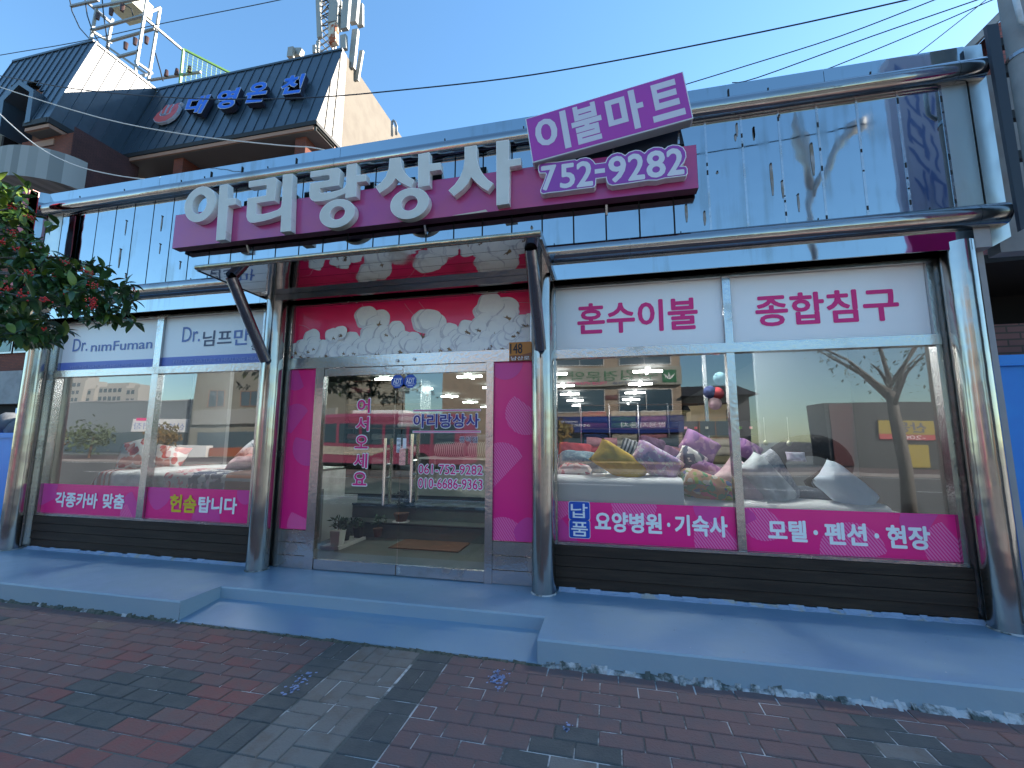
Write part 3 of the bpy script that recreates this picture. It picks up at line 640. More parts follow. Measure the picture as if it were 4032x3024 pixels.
def blob(cx, cz, r, seed):
    q = random.Random(seed); ph = [q.uniform(0, 6.28) for _ in range(4)]
    return clip([(cx + r * (1 + .06 * math.sin(3 * t + ph[0]) + .05 * math.sin(5 * t + ph[1])) * math.cos(t), cz + r * .95 * (1 + .06 * math.sin(4 * t + ph[2])) * math.sin(t)) for t in [2 * math.pi * k / 28 for k in range(28)]], -1.38, 1.376, 2.265, 2.862)
for i, (x, z, r) in enumerate(sorted(bolls, key=lambda b: -b[2])):
    R = r * .0017
    for q in range(3):
        a = cr_.uniform(0, 6.28); lay += 1
        for g_, dd, sc in ((cb2, 0, 1.0), (cb, .00006, .88)):
            P = blob(x + .45 * R * math.cos(a + q * 2.1) - (0 if sc == 1 else -.05 * R), z + .4 * R * math.sin(a + q * 2.1) + (0 if sc == 1 else .06 * R), R * .68 * sc, i * 7 + q)
            if len(P) > 2: g_.prism(P, -.0068 - lay * .00012 - dd, 0, sides=False, back=False)
    for q in range(3):
        a = cr_.uniform(3.4, 6.0); c = (x + R * .55 * math.cos(a), z + R * .55 * math.sin(a)); t = []
        for k in range(9):
            rr_ = R * (.20 if k % 2 == 0 else .06) * cr_.uniform(.7, 1.4); t.append((c[0] + rr_ * math.cos(k * .7), c[1] + rr_ * math.sin(k * .7)))
        t = clip(t, -1.38, 1.376, 2.265, 2.862)
        if len(t) > 2: tw.prism(t, -.0072 - lay * .00012 - .00003 * q, 0, sides=False, back=False)
cb2.build('cotton_shading_print', COT2, ct); cb.build('cotton_print', COT, ct); tw.build('husk_print', TWIG, ct)
SWM = mat('pale_pink_swirl', (.80, .35, .45), .5)
for (cx, cz, r0, a0, a1, k) in ((.1, 3.25, .75, 3.7, 5.2, 0), (.55, 3.2, .68, 3.5, 5.3, 1), (.8, 3.3, .8, 3.6, 4.9, 2), (-1.35, 2.4, .26, .2, 1.5, 3), (-1.3, 2.2, .34, .4, 1.4, 4), (1.25, 2.2, .55, 1.3, 2.2, 5)):
    prev = None; sw_ = MB()
    for i in range(25):
        t = a0 + (a1 - a0) * i / 24; w = .0035; pts = [(cx + (r0 + s_) * math.cos(t), cz + (r0 + s_) * math.sin(t)) for s_ in (-w / 2, w / 2)]
        if prev and all(-1.38 < p[0] < 1.376 and 2.265 < p[1] < 2.862 for p in pts + prev): sw_.add([(p[0], -.0064 - k * .0001, p[1]) for p in (prev[0], prev[1], pts[1], pts[0])], [(0, 1, 2, 3)])
        prev = pts
    if sw_.v: sw_.build('swirl_line_print', SWM, ct)
# doors
def door(x0, x1, left):
    d = box('glass_door', GLASS_DOOR, S, x0 + .004, x1 - .004, -.002, .002, .11, 2.045) if False else MB().quad((x0 + .003, 0, .105), (x1 - .003, 0, .105), (x1 - .003, 0, 2.05), (x0 + .003, 0, 2.05)).build('glass_door', GLASS_DOOR, S)
    box('bottom_rail', STEEL_FR, d, x0 + .003, x1 - .003, -.022, .022, .008, .106); box('top_rail', STEEL_FR, d, x0 + .003, x1 - .003, -.022, .022, 2.05, 2.132)
    return d
dl = door(-.942, -.002, True); dr = door(.002, .922, False)
def handle(d, x, z0, z1):
    for s_, yy in ((1, -.065), (-1, .065)):
        h = MB().tube([(x, yy, z0), (x, yy, z1)], .0165, 16); h.build('pull_handle', CHROME, d, autosm=True)
    MB().tube([(x, -.065, z0 + .27), (x, .065, z0 + .27)], .009, 10).tube([(x, -.065, z1 - .27), (x, .065, z1 - .27)], .009, 10).build('handle_stud', CHROME, d, autosm=True)
handle(dl, (-0.144,1.026)[0], (-0.136,0.691)[1], (-0.141,1.368)[1]); handle(dr, (0.156,1.07)[0], (0.155,0.732)[1], (0.16,1.414)[1])
bb = (-0.002,0.078,1.093,1.264)
lk = MB().box(bb[0], bb[1], .006, .04, bb[2], bb[3]).box(bb[0] - .0, bb[1] - .01, -.03, -.004, bb[2], bb[3]).build('digital_lock', STEEL_FR, dr); box('lock_strip', SEAM, dl, bb[0] - .045, bb[0] - .012, .004, .03, bb[2] - .05, bb[3] + .02)
bb = (-0.05,-0.004,1.221,1.373); box('push_sticker', WHITE_TEXT, dl, bb[0], bb[1], -.0035, -.001, bb[2], bb[3]); h = (bb[3] - bb[2]) / 3
for k, t in enumerate('미세요'): lettering(dl, t, (bb[0] + .006, bb[1] - .006, bb[3] - h * (k + .85), bb[3] - h * (k + .2)), -.004, GREY_TEXT, .01)
bb = (0.019,0.059,1.252,1.369); box('push_sticker', WHITE_TEXT, dr, bb[0], bb[1], -.0035, -.001, bb[2], bb[3])
MB().tube([((-0.058,2.115)[0], -.052, 2.19), ((-0.058,2.115)[0], -.034, 2.19)], .016, 14).tube([((0.134,2.115)[0], -.052, 2.2), ((0.134,2.115)[0], -.034, 2.2)], .016, 14).build('lock_knob', STEEL_DARK, S, autosm=True)
MB().tube([(.035, -.026, .075), (.035, -.02, .075)], .014, 14).tube([(.035, -.028, .035), (.035, -.02, .035)], .016, 14).build('floor_lock', CHROME, dr, autosm=True)
# stickers on the doors
lettering(dl, '어', (-0.529,-0.378,1.637,1.792), -.004, PINK_TEXT, .024, WHITE_TEXT, .010); lettering(dl, '서', (-0.536,-0.38,1.444,1.597), -.004, PINK_TEXT, .024, WHITE_TEXT, .010)
lettering(dl, '오', (-0.536,-0.382,1.26,1.398), -.004, PINK_TEXT, .024, WHITE_TEXT, .010); lettering(dl, '세', (-0.536,-0.38,1.055,1.207), -.004, PINK_TEXT, .024, WHITE_TEXT, .010); lettering(dl, '요', (-0.541,-0.378,0.875,1.013), -.004, PINK_TEXT, .024, WHITE_TEXT, .010)
lettering(dr, '아리랑상사', (0.131,0.85,1.477,1.619), -.004, NAVY_TEXT, .022, WHITE_TEXT, .009)
for (a, b, c, d) in ((0.123,0.862,1.65,1.66), (0.125,0.865,1.43,1.441)):
    MB().box(a, b, -.003, -.001, c - .006, d + .006).build('white_rule', WHITE_TEXT, dr); MB().box(a + .005, b - .005, -.004, -.0031, c, d).build('pink_rule', PINK_TEXT, dr)
lettering(dr, '풍덕점', (0.639,0.829,1.327,1.387), -.004, GREY_TEXT, .012, WHITE_TEXT, .003)
lettering(dr, '061-752-9282', (0.205,0.889,1.01,1.105), -.004, PINK_TEXT, .012, WHITE_TEXT, .009); lettering(dr, '010-6686-9363', (0.207,0.891,0.867,0.966), -.004, PINK_TEXT, .012, WHITE_TEXT, .009)
for (bbx, dd) in (((-0.14,0.002,1.898,2.043), dl), ((0.01,0.149,1.897,2.042), dr)):
    cx, cz = (bbx[0] + bbx[1]) / 2, (bbx[2] + bbx[3]) / 2; rx, rz = (bbx[1] - bbx[0]) / 2 * 1.06, (bbx[3] - bbx[2]) / 2 * 1.06
    oc = [(cx + rx * math.cos(math.radians(22.5 + 45 * k)), cz + rz * math.sin(math.radians(22.5 + 45 * k))) for k in range(8)]
    o = MB().prism(oc, -.0025, -.001, sides=False, back=False).build('alarm_sticker', BLUE_STICK, dd)
    lettering(dd, 'ADT', (cx - rx * .66, cx + rx * .66, cz - rz * .30, cz + rz * .36), -.003, WHITE_TEXT, .02)
    MB().box(cx - rx * .66, cx + rx * .66, -.0033, -.003, cz - rz * .42, cz - rz * .36).box(cx - rx * .66, cx + rx * .66, -.0033, -.003, cz + rz * .42, cz + rz * .47).box(cx - rx * .4, cx + rx * .4, -.0033, -.003, cz - rz * .66, cz - rz * .58).build('sticker_rule', WHITE_TEXT, dd)
# house number plate
bb = (1.163,1.389,2.136,2.328)
npl = box('house_number_plate', mat('orange_enamel', (.62, .22, .02), .4), None, bb[0], bb[1], -.045, -.038, bb[2], bb[3]); tag(npl, 'orange house number plate 148 at the top right of the shop doors', 'number plate')
mid = bb[2] + (bb[3] - bb[2]) * .32
MB().prism([(bb[0] + .001, bb[2] + .001), (bb[1] - .001, bb[2] + .001), (bb[1] - .001, mid + .02), (bb[0] + (bb[1] - bb[0]) * .6, mid), (bb[0] + .001, mid - .005)], -.0465, -.0452).build('brown_field', mat('brown_enamel', (.30, .09, .03), .4), npl)
lettering(npl, '148', (bb[0] + .010, bb[0] + (bb[1] - bb[0]) * .60, mid + .012, bb[3] - .014), -.0465, mat('black_lettering', (.03, .02, .02), .5), .015); lettering(npl, '남산로', (bb[0] + .02, bb[1] - .016, bb[2] + .008, mid - .014), -.047, WHITE_TEXT, .012)

# canopy over the doors -------------------------------------------
cn = MB().box(-1.68, 1.62, -.98, -.205, 2.965, 2.985).build('canopy_roof', STEEL_DARK, S)
for k, (a, b) in enumerate(((-.975, -.80), (-.795, -.62), (-.615, -.44), (-.435, -.24))):
    MB().box(-1.66, 1.6, a, b, 2.950, 2.962).build('canopy_ceiling_strip', STEEL_CEIL, cn)
MB().tube([(-1.69, -.99, 2.975), (-.6, -.995, 2.972), (.4, -.99, 2.976), (1.63, -.99, 2.975)], .024, 12).build('edge_tube', BRASSY, cn, autosm=True)
pieces('side_trim', STEEL_DARK, cn, (-1.695, -1.682, -.98, -.205, 2.945, 2.99), (1.622, 1.64, -.98, -.205, 2.93, 2.995))
MB().box(-1.5, 1.5, -.235, -.20, 2.885, 2.948).build('wall_trim', STEEL_DARK, cn)
for x in (-1.5, 1.515):
    MB().tube([(x, -.27, 2.2), (x, -.56, 2.62), (x + .0, -.78, 2.945)], .055, 20).build('canopy_arm', STEEL_DARK, S, autosm=True)
MB().tube([(1.5 + .012, -.262, 2.17), (1.512, -.268, 2.145), (1.512, -.266, 2.12)], .005, 6).build('hook', SEAM, S)

# ================================================================ SHOP SIGN
bg_ = [(-2.888,3.99),(-2.854,3.571),(2.947,3.603),(2.957,4.022)]
zt = (bg_[0][1] + bg_[3][1]) / 2; zb = (bg_[1][1] + bg_[2][1]) / 2; xl = (bg_[0][0] + bg_[1][0]) / 2; xr = (bg_[2][0] + bg_[3][0]) / 2
sg = thing('shop_sign', ((xl + xr) / 2, -.28, zb), 'long magenta sign board on the steel fascia with five big grey-white block letters', 'shop sign')
bx = MB(); bx.cur = 1; bx.box(xl, xr, -.33, -.23, zb, zt); bx.cur = 0; bx.quad((xl + .002, -.3305, zb + .002), (xr - .002, -.3305, zb + .002), (xr - .002, -.3305, zt - .002), (xl + .002, -.3305, zt - .002))
bx.build('sign_board', None, sg, mats=[MAGENTA_BOX, MAGENTA_EDGE])
for x in (-1.9, .3, 2.15): MB().bar((x, -.24, zb - .01), (x, -.2, zb - .09), .02).build('bracket', STEEL_FR, sg)
LF = -.41
def ell(cx, cz, rx, rz, n=48): return [(cx + rx * math.cos(2 * math.pi * k / n), cz + rz * math.sin(2 * math.pi * k / n)) for k in range(n)]
def inset(p, d):
    # shrink a polygon slightly (for the face inside its bright rim)
    A = sum(p[i - 1][0] * p[i][1] - p[i][0] * p[i - 1][1] for i in range(len(p))); s_ = 1 if A > 0 else -1; o = []
    for i in range(len(p)):
        a, b, c = Vector(p[i - 1]), Vector(p[i]), Vector(p[(i + 1) % len(p)])
        u = (b - a).normalized(); w = (c - b).normalized(); n1 = Vector((-u.y, u.x)) * s_; n2 = Vector((-w.y, w.x)) * s_
        m = (n1 + n2); m = m / max(.35, m.length_squared / 2) * 1 if m.length > .1 else n1
        o.append(tuple(b + m * d * (1 if m.length < 2 else 2 / m.length)))
    return o
def big_letter(shapes, label=None):
    mb = MB()
    for i, (poly, hole) in enumerate(shapes):
        e = i * .0015
        mb.cur = 1; mb.prism(poly, LF + e, -.335, [hole] if hole else [])
        mb.cur = 0; mb.prism(inset(poly, .006), LF - .0015 + e, LF, [inset(hole, -.006)] if hole else [], sides=False, back=False)
    mb.build('sign_letter', None, sg, mats=[LETTER_FACE, LETTER_SIDE])
def fit_ell(pts, n=44):
    xs = [p[0] for p in pts]; zs = [p[1] for p in pts]; return ell((min(xs) + max(xs)) / 2, (min(zs) + max(zs)) / 2, (max(xs) - min(xs)) / 2, (max(zs) - min(zs)) / 2, n)
O1 = fit_ell([(-2.652,4.054),(-2.215,4.037),(-2.455,4.266),(-2.424,3.83),(-2.624,4.207),(-2.245,3.903)]); I1 = fit_ell([(-2.542,4.048),(-2.338,4.06),(-2.44,4.169),(-2.44,3.929)])
big_letter([(O1, I1), ([(-2.181,4.247),(-2.066,4.253),(-2.046,4.067),(-1.94,4.065),(-1.928,3.986),(-2.038,3.982),(-2.029,3.578),(-2.157,3.578)], None)])
big_letter([([(-1.781,4.243),(-1.443,4.247),(-1.417,4.233),(-1.407,4.206),(-1.418,3.967),(-1.651,3.966),(-1.646,3.841),(-1.63,3.826),(-1.552,3.823),(-1.46,3.832),(-1.37,3.85),(-1.33,3.876),(-1.322,3.92),(-1.336,4.261),(-1.21,4.257),(-1.18,3.586),(-1.309,3.587),(-1.316,3.783),(-1.43,3.757),(-1.544,3.74),(-1.66,3.734),(-1.712,3.741),(-1.75,3.77),(-1.771,3.819),(-1.779,4.037),(-1.535,4.043),(-1.535,4.16),(-1.549,4.169),(-1.776,4.17)], None)])
O3 = fit_ell([(-0.837,3.741),(-0.417,3.752),(-0.593,3.883),(-0.665,3.565)]); I3 = fit_ell([(-0.712,3.737),(-0.532,3.739),(-0.617,3.803),(-0.636,3.654)])
big_letter([([(-0.984,4.25),(-0.652,4.248),(-0.626,4.234),(-0.615,4.212),(-0.626,4.042),(-0.856,4.041),(-0.854,3.993),(-0.837,3.98),(-0.721,3.976),(-0.607,3.988),(-0.555,4.008),(-0.538,4.044),(-0.544,4.264),(-0.425,4.268),(-0.417,4.129),(-0.306,4.122),(-0.302,4.046),(-0.412,4.046),(-0.411,3.888),(-0.538,3.882),(-0.54,3.942),(-0.61,3.917),(-0.716,3.893),(-0.824,3.886),(-0.904,3.891),(-0.95,3.916),(-0.975,3.95),(-0.981,3.992),(-0.981,4.114),(-0.749,4.117),(-0.74,4.126),(-0.745,4.168),(-0.764,4.178),(-0.983,4.18)], None), (O3, I3)])
O4 = fit_ell([(-0.013,3.743),(0.413,3.738),(0.206,3.903),(0.179,3.568)]); I4 = fit_ell([(0.11,3.741),(0.29,3.738),(0.202,3.82),(0.186,3.657)])
big_letter([([(-0.044,4.262),(0.082,4.259),(0.088,4.198),(0.107,4.135),(0.14,4.078),(0.188,4.023),(0.248,3.982),(0.212,3.909),(0.152,3.941),(0.083,3.986),(0.034,4.034),(0.003,3.984),(-0.049,3.938),(-0.138,3.89),(-0.193,3.967),(-0.127,4.008),(-0.075,4.068),(-0.048,4.151)], None), ([(0.279,4.263),(0.401,4.268),(0.405,4.139),(0.525,4.135),(0.53,4.058),(0.41,4.056),(0.412,3.903),(0.287,3.9)], None), (O4, I4)])
big_letter([([(0.779,4.265),(0.904,4.264),(0.909,4.122),(0.935,4.023),(0.979,3.94),(1.028,3.877),(1.083,3.832),(1.024,3.765),(0.962,3.81),(0.9,3.875),(0.851,3.934),(0.82,3.867),(0.766,3.811),(0.68,3.753),(0.619,3.821),(0.683,3.873),(0.738,3.949),(0.771,4.04),(0.781,4.135)], None), ([(1.106,4.275),(1.235,4.273),(1.237,4.061),(1.353,4.062),(1.356,3.988),(1.243,3.986),(1.239,3.605),(1.114,3.602)], None)])
# worn strip of light film at the lower edge
MB().prism([(0.63,3.592),(0.712,3.598),(0.8,3.603),(0.887,3.606),(0.985,3.616),(1.004,3.592),(0.825,3.589),(0.712,3.589)], -.3325, -.331).build('peeled_film_patch', mat('cream_peeled_film', (.55, .5, .4), .7), sg)

# tilted purple box
TF = -.46
tc_ = [(1.408,4.424),(2.848,4.643),(2.913,4.17),(1.477,3.957)]
tb = thing('tilted_sign', (tc_[3][0], TF, tc_[3][1]), 'tilted purple light box sign above the phone number, reading bedding mart in Korean', 'shop sign')
TL, TR, BRr, BLl = [Vector(p) for p in tc_]
def bil(u, v): a = BLl.lerp(BRr, u); b = TL.lerp(TR, u); return a.lerp(b, v)
mb = MB(); mb.cur = 1; mb.prism([tuple(p) for p in (TL, TR, BRr, BLl)], TF, -.36); mb.cur = 0
mb.prism([tuple(bil(u, v)) for u, v in ((.006, .985), (.994, .985), (.994, .018), (.006, .018))], TF - .002, TF, sides=False, back=False)
mb.build('sign_box', None, tb, mats=[PURPLE_FACE, LETTER_RIM])
mb = MB(); mb.prism([tuple(bil(u, v)) for u, v in ((.01, -.0), (.99, .0), (.99, -.01), (.01, -.01))], TF + .004, -.36); mb.build('under_side', SIGN_SIDE, tb)
def inv_bil(p):
    p = Vector(p); u, v = .5, .5
    for _ in range(20):
        q = bil(u, v); e = p - q; du = bil(u + .001, v) - q; dv = bil(u, v + .001) - q; det = du.x * dv.y - du.y * dv.x
        u += .001 * (e.x * dv.y - e.y * dv.x) / det; v += .001 * (du.x * e.y - du.y * e.x) / det
    return u, v
TLt = [[(1.501,4.408),(1.825,4.065),(1.5,4.192),(1.777,4.408)],[(1.846,4.485),(2.156,4.058),(1.844,4.298),(2.12,4.444)],[(2.17,4.554),(2.5,4.157),(2.183,4.244),(2.476,4.496)],[(2.541,4.592),(2.841,4.2),(2.533,4.262),(2.836,4.452)]]
UV = [(.047, .262, .10, .93), (.285, .475, .10, .93), (.510, .735, .10, .93), (.775, .965, .12, .90)]
LILW = mat('pale_lilac_lettering', (.62, .60, .68), .5)
for ch, (u0, u1, v0, v1) in zip('이불마트', UV):
    tm = MB(); v, f = glyphs(ch, .03); tm.add([(*(lambda q: (q.x, TF - .004, q.y))(bil(u0 + a * (u1 - u0), v0 + b * (v1 - v0))),) for a, b in v], f); tm.build('letter', LILW, tb)
# its prop frame behind
MB().bar((2.813,-0.33,4.185), (2.803,-0.33,4.03), .018).bar((2.229,-0.33,4.087), (2.227,-0.33,4.028), .018).build('prop', STEEL_FR, tb)
MB().prism([(1.547,4.101),(2.837,4.235),(2.862,4.072),(1.629,4.018)], -.27, -.24).build('back_plate', mat('dark_sign_back', (.02, .028, .05), .5), tb)
# phone number cloud
NF = -.415
oc = [(1.521,3.939),(1.533,3.963),(1.561,3.976),(1.711,3.964),(1.874,3.965),(1.889,3.953),(1.92,3.969),(1.973,3.971),(2.011,3.955),(2.04,3.926),(2.059,3.893),(2.148,3.893),(2.168,3.936),(2.206,3.967),(2.258,3.976),(2.294,3.964),(2.326,3.937),(2.36,3.964),(2.418,3.976),(2.461,3.965),(2.496,3.934),(2.526,3.963),(2.576,3.98),(2.619,3.975),(2.647,3.965),(2.671,3.947),(2.696,3.969),(2.739,3.978),(2.787,3.967),(2.827,3.936),(2.846,3.89),(2.847,3.842),(2.828,3.797),(2.799,3.762),(2.839,3.756),(2.852,3.731),(2.851,3.684),(2.835,3.663),(2.656,3.664),(2.592,3.653),(2.515,3.663),(2.336,3.656),(2.205,3.655),(2.169,3.674),(2.155,3.708),(2.15,3.742),(2.063,3.741),(2.058,3.681),(2.042,3.66),(1.854,3.659),(1.739,3.656),(1.63,3.659),(1.567,3.654),(1.544,3.674),(1.543,3.699),(1.576,3.779),(1.6,3.851),(1.592,3.863),(1.541,3.868),(1.524,3.896)]
ph = thing('phone_number_sign', (2.2, NF, 3.66), 'purple cut-out phone number sign 752-9282 with white rim on the magenta board', 'shop sign')
mb = MB(); mb.cur = 1; mb.prism(oc, NF, -.335); mb.cur = 2; mb.prism(oc, NF - .001, NF, sides=False, back=False); mb.cur = 0; mb.prism(inset(oc, .008), NF - .0025, NF, sides=False, back=False)
mb.build('sign_box', None, ph, mats=[mat('violet_sign_face', (.30, .05, .36), .4, coat=.2), LETTER_SIDE, LETTER_RIM])
LW2 = mat('lilac_white_lettering', (.66, .66, .72), .5)
for ch, q in zip('752-9282', [(1.552,1.698,3.684,3.937),(1.729,1.871,3.683,3.931),(1.883,2.034,3.676,3.933),(2.051,2.143,3.79,3.835),(2.173,2.332,3.679,3.939),(2.345,2.492,3.677,3.939),(2.506,2.671,3.678,3.941),(2.679,2.824,3.679,3.939)]):
    bold(MB(), ch, q, NF - .004, .026).build('digit', LW2, ph)


# ================================================================ INTERIOR
MB().box(-5.06, 4.98, .06, 2.05, -.25, -.004).build('floor', FLOOR_TILE, S)
st = MB()
for (y0, z) in ((1.46, .2), (1.78, .4), (2.1, .5)):
    box('step', FLOOR_TILE, S, -2.6, 1.35, y0, 2.6 if z < .5 else 15.8, z - .2, z); box('step_nosing', STEP_NOSE, S, -2.6, 1.35, y0 - .02, y0 + .03, z - .012, z + .006)
MB().box(-5.06, -2.6, 1.3, 15.8, -.1, .5).box(1.35, 4.98, 1.3, 15.8, -.1, .5).build('raised_floor', FLOOR_TILE, S)
# side walls of the entrance and window bays
MB().box(1.36, 1.42, .07, 1.6, 0, .75).box(-1.66, -1.6, .07, 1.0, 0, .70).build('bay_wall', PARTW, S)
MB().box(-5.05, -4.98, .06, 15.8, .5, 2.86).box(4.9, 4.97, .06, 15.8, .5, 2.86).box(-5.0, 4.9, 15.75, 15.8, .5, 2.86).build('inner_wall', GREYW, S)
MB().box(3.9, 4.9, 1.55, 1.62, .3, 2.86).build('partition_wall', PARTW, S)
MB().box(-5.0, -4.2, 1.9, 1.97, .3, 2.86).build('partition_wall', PARTW, S)
box('display_deck', WHITE_WALL, S, 1.45, 4.9, .06, 1.3, 0, .66); box('display_deck', WHITE_WALL, S, -5.0, -1.66, .06, 1.9, 0, .52)
# fluorescent cross lamps; unseen window and table rows added to brighten the display
i = 0
lampn = [('window', .85), ('table', 2.9), ('first', 4.95), ('second', 7.0), ('third', 9.1), ('fourth', 11.3), ('fifth', 13.7)]
lampx = [(-2.95, 'far left'), (-.9, 'middle left'), (1.0, 'middle right'), (2.95, 'far right')]
lproto = None
for (lx, ln) in lampx:
    for (rn, ly) in lampn[1:] + lampn[:1]:
        LM_ = LAMP_FILL if rn == 'window' else LAMP
        if lproto is None:
            t = thing('ceiling_lamp', (lx, ly, 2.78), '', 'ceiling lamp', 'cross-shaped lamps in the shop'); lproto = t
            MB().box(lx - .29, lx + .29, ly - .022, ly + .022, 2.745, 2.79).build('tube_lamp', LAMP, t); MB().box(lx - .022, lx + .022, ly - .29, ly - .024, 2.745, 2.79).box(lx - .022, lx + .022, ly + .024, ly + .29, 2.745, 2.79).build('cross_tube', LAMP, t)
            MB().box(lx - .05, lx + .05, ly - .05, ly + .05, 2.79, 2.86).build('lamp_base', WHITE_WALL, t)
        else: t = copy_tree(lproto); t.location = (lx, ly, 2.78)
        if rn != 'window' and ln == 'far left' and rn == 'table': pass
        t['label'] = 'lit cross-shaped ceiling lamp in the %s row, %s column' % (rn, ln)

for o_ in list(SC.objects):  # outer lamps of the added window row get the stronger tubes
    if o_.name.startswith('ceiling_lamp') and 'window row' in o_['label'] and 'middle' not in o_['label']:
        for ch in o_.children:
            if 'tube' in ch.name: ch.data = ch.data.copy(); ch.data.materials[0] = LAMP_FILL
# cloth goods ------------------------------------------------------
def cushion_mesh(w, h, t, n=14, pinch=.07):
    mb = MB(); v = []
    def P(u, w_, s_):
        x, z = (u - .5) * 2, (w_ - .5) * 2
        e = max(0, (1 - x ** 4) * (1 - z ** 4)) ** .55
        k = 1 - pinch * (1 - abs(x * z)) * 0; xx = x * (1 - pinch * (1 - z * z)) ; zz = z * (1 - pinch * (1 - x * x))
        return (xx * w / 2, s_ * e * t / 2 + .006 * math.sin(9 * x + 5 * z) * e, zz * h / 2)
    for s_ in (-1, 1): v += [P(i / n, j / n, s_) for j in range(n + 1) for i in range(n + 1)]
    m = (n + 1) ** 2; f = []
    for j in range(n):
        for i in range(n):
            a = j * (n + 1) + i; f.append((a, a + 1, a + n + 2, a + n + 1)); f.append((m + a, m + a + n + 1, m + a + n + 2, m + a + 1))
    mb.add(v, f)
    me = bpy.data.meshes.new('cushion'); me.from_pydata(mb.v, [], mb.f); bm = bmesh.new(); bm.from_mesh(me); bmesh.ops.remove_doubles(bm, verts=bm.verts, dist=1e-5); bmesh.ops.recalc_face_normals(bm, faces=bm.faces); bm.to_mesh(me); bm.free()
    me.polygons.foreach_set('use_smooth', [True] * len(me.polygons)); return me
def cushion(m, loc, size, rot, label, name='cushion', cat='cushion', group=None):
    me = cushion_mesh(*size); me.materials.append(m); o = ob(name, me); o.location = loc; o.rotation_euler = [math.radians(a) for a in rot]
    return tag(o, label, cat, group)
def slab_mesh(w, d, h, r, seed=0):
    # soft folded bundle: rounded front edge, slightly uneven
    q = random.Random(seed); mb = MB(); nx, ny = 6, 8; prof = []
    for k in range(ny + 1):
        t = -math.pi / 2 + math.pi * k / ny; prof.append((-d / 2 + r - r * math.cos(t), h / 2 + (h / 2) * math.sin(t)))
    prof = [(d / 2, 0)] + prof + [(d / 2, h)]
    m = len(prof); vs = []
    for i in range(nx + 1):
        x = -w / 2 + w * i / nx; e = .012 * q.uniform(-1, 1)
        for (y, z) in prof: vs.append((x, y + e * .4, max(0, z + (e if z > h * .5 else 0))))
    fs = [(i * m + k, i * m + k + 1, (i + 1) * m + k + 1, (i + 1) * m + k) for i in range(nx) for k in range(m - 1)] + [tuple(range(m)), tuple(nx * m + k for k in range(m))[::-1]]
    mb.add(vs, fs); me = bpy.data.meshes.new('quilt'); me.from_pydata(mb.v, [], mb.f); bm = bmesh.new(); bm.from_mesh(me); bmesh.ops.recalc_face_normals(bm, faces=bm.faces)
    for e in bm.edges: e.smooth = (len(e.link_faces) == 2 and e.calc_face_angle(0) < .8)
    for f in bm.faces: f.smooth = True
    bm.to_mesh(me); bm.free(); return me
FAB = {n: mat('fabric_' + n, c, .9, col2=tuple(x * .75 for x in c), ns=7, bump=.35, bs=30) for n, c in
       dict(grey=(.16, .17, .18), charcoal=(.035, .037, .042), maroon=(.13, .02, .035), cream=(.50, .46, .38), slate=(.09, .12, .16), pale=(.62, .68, .72), plum=(.14, .06, .12), khaki=(.22, .19, .10), navy=(.02, .04, .14), white=(.85, .87, .88), rose=(.45, .20, .24), green=(.06, .16, .03), red=(.38, .03, .04), mustard=(.58, .37, .03), blush=(.66, .48, .52), brown=(.12, .06, .04), teal=(.10, .20, .24)).items()}
FLORAL_RED = printmat('red_floral_print', [(.62, .58, .56), (.50, .10, .09), (.55, .24, .2), (.62, .58, .56), (.42, .06, .06)], 9)
FLORAL_PINK = printmat('pink_floral_print', [(.62, .58, .58), (.55, .20, .24), (.6, .42, .42), (.48, .1, .15), (.6, .55, .55)], 16)
FLORAL_NAVY = printmat('navy_floral_print', [(.05, .07, .13), (.62, .62, .64), (.05, .07, .13), (.55, .5, .55), (.6, .6, .6)], 13)
LILAC = printmat('lilac_floral_print', [(.52, .32, .56), (.62, .60, .68), (.30, .22, .42), (.55, .35, .45), (.40, .26, .42), (.62, .6, .66)], 22)
TROPIC = printmat('tropical_floral_print', [(.42, .24, .15), (.04, .22, .08), (.62, .58, .5), (.05, .12, .30), (.6, .12, .22), (.20, .32, .04), (.10, .3, .2)], 15)
BLUEDOT = printmat('blue_leaf_print', [(.22, .33, .40), (.34, .45, .50), (.16, .26, .34), (.28, .40, .46)], 30)
PURPF = printmat('purple_floral_print', [(.30, .14, .34), (.42, .24, .40), (.22, .1, .30), (.3, .14, .34)], 14)
STRIPE_RW = stripemat('red_white_stripe', [(.6, .56, .54), (.30, .05, .06), (.6, .56, .54), (.35, .16, .15), (.30, .05, .06)], 5.5, 0)
STRIPE_GB = stripemat('black_grey_stripe', [(.04, .04, .045), (.30, .30, .31)], 26, 0)
QUILTB = mat('pale_blue_quilt', (.62, .74, .86), .8, bump=.5, bs=12)
LACE = mat('grey_lace_trim', (.30, .33, .38), .9, col2=(.45, .48, .52), ns=40, bump=.6, bs=60)
def at3(n, a, b, Y): pass
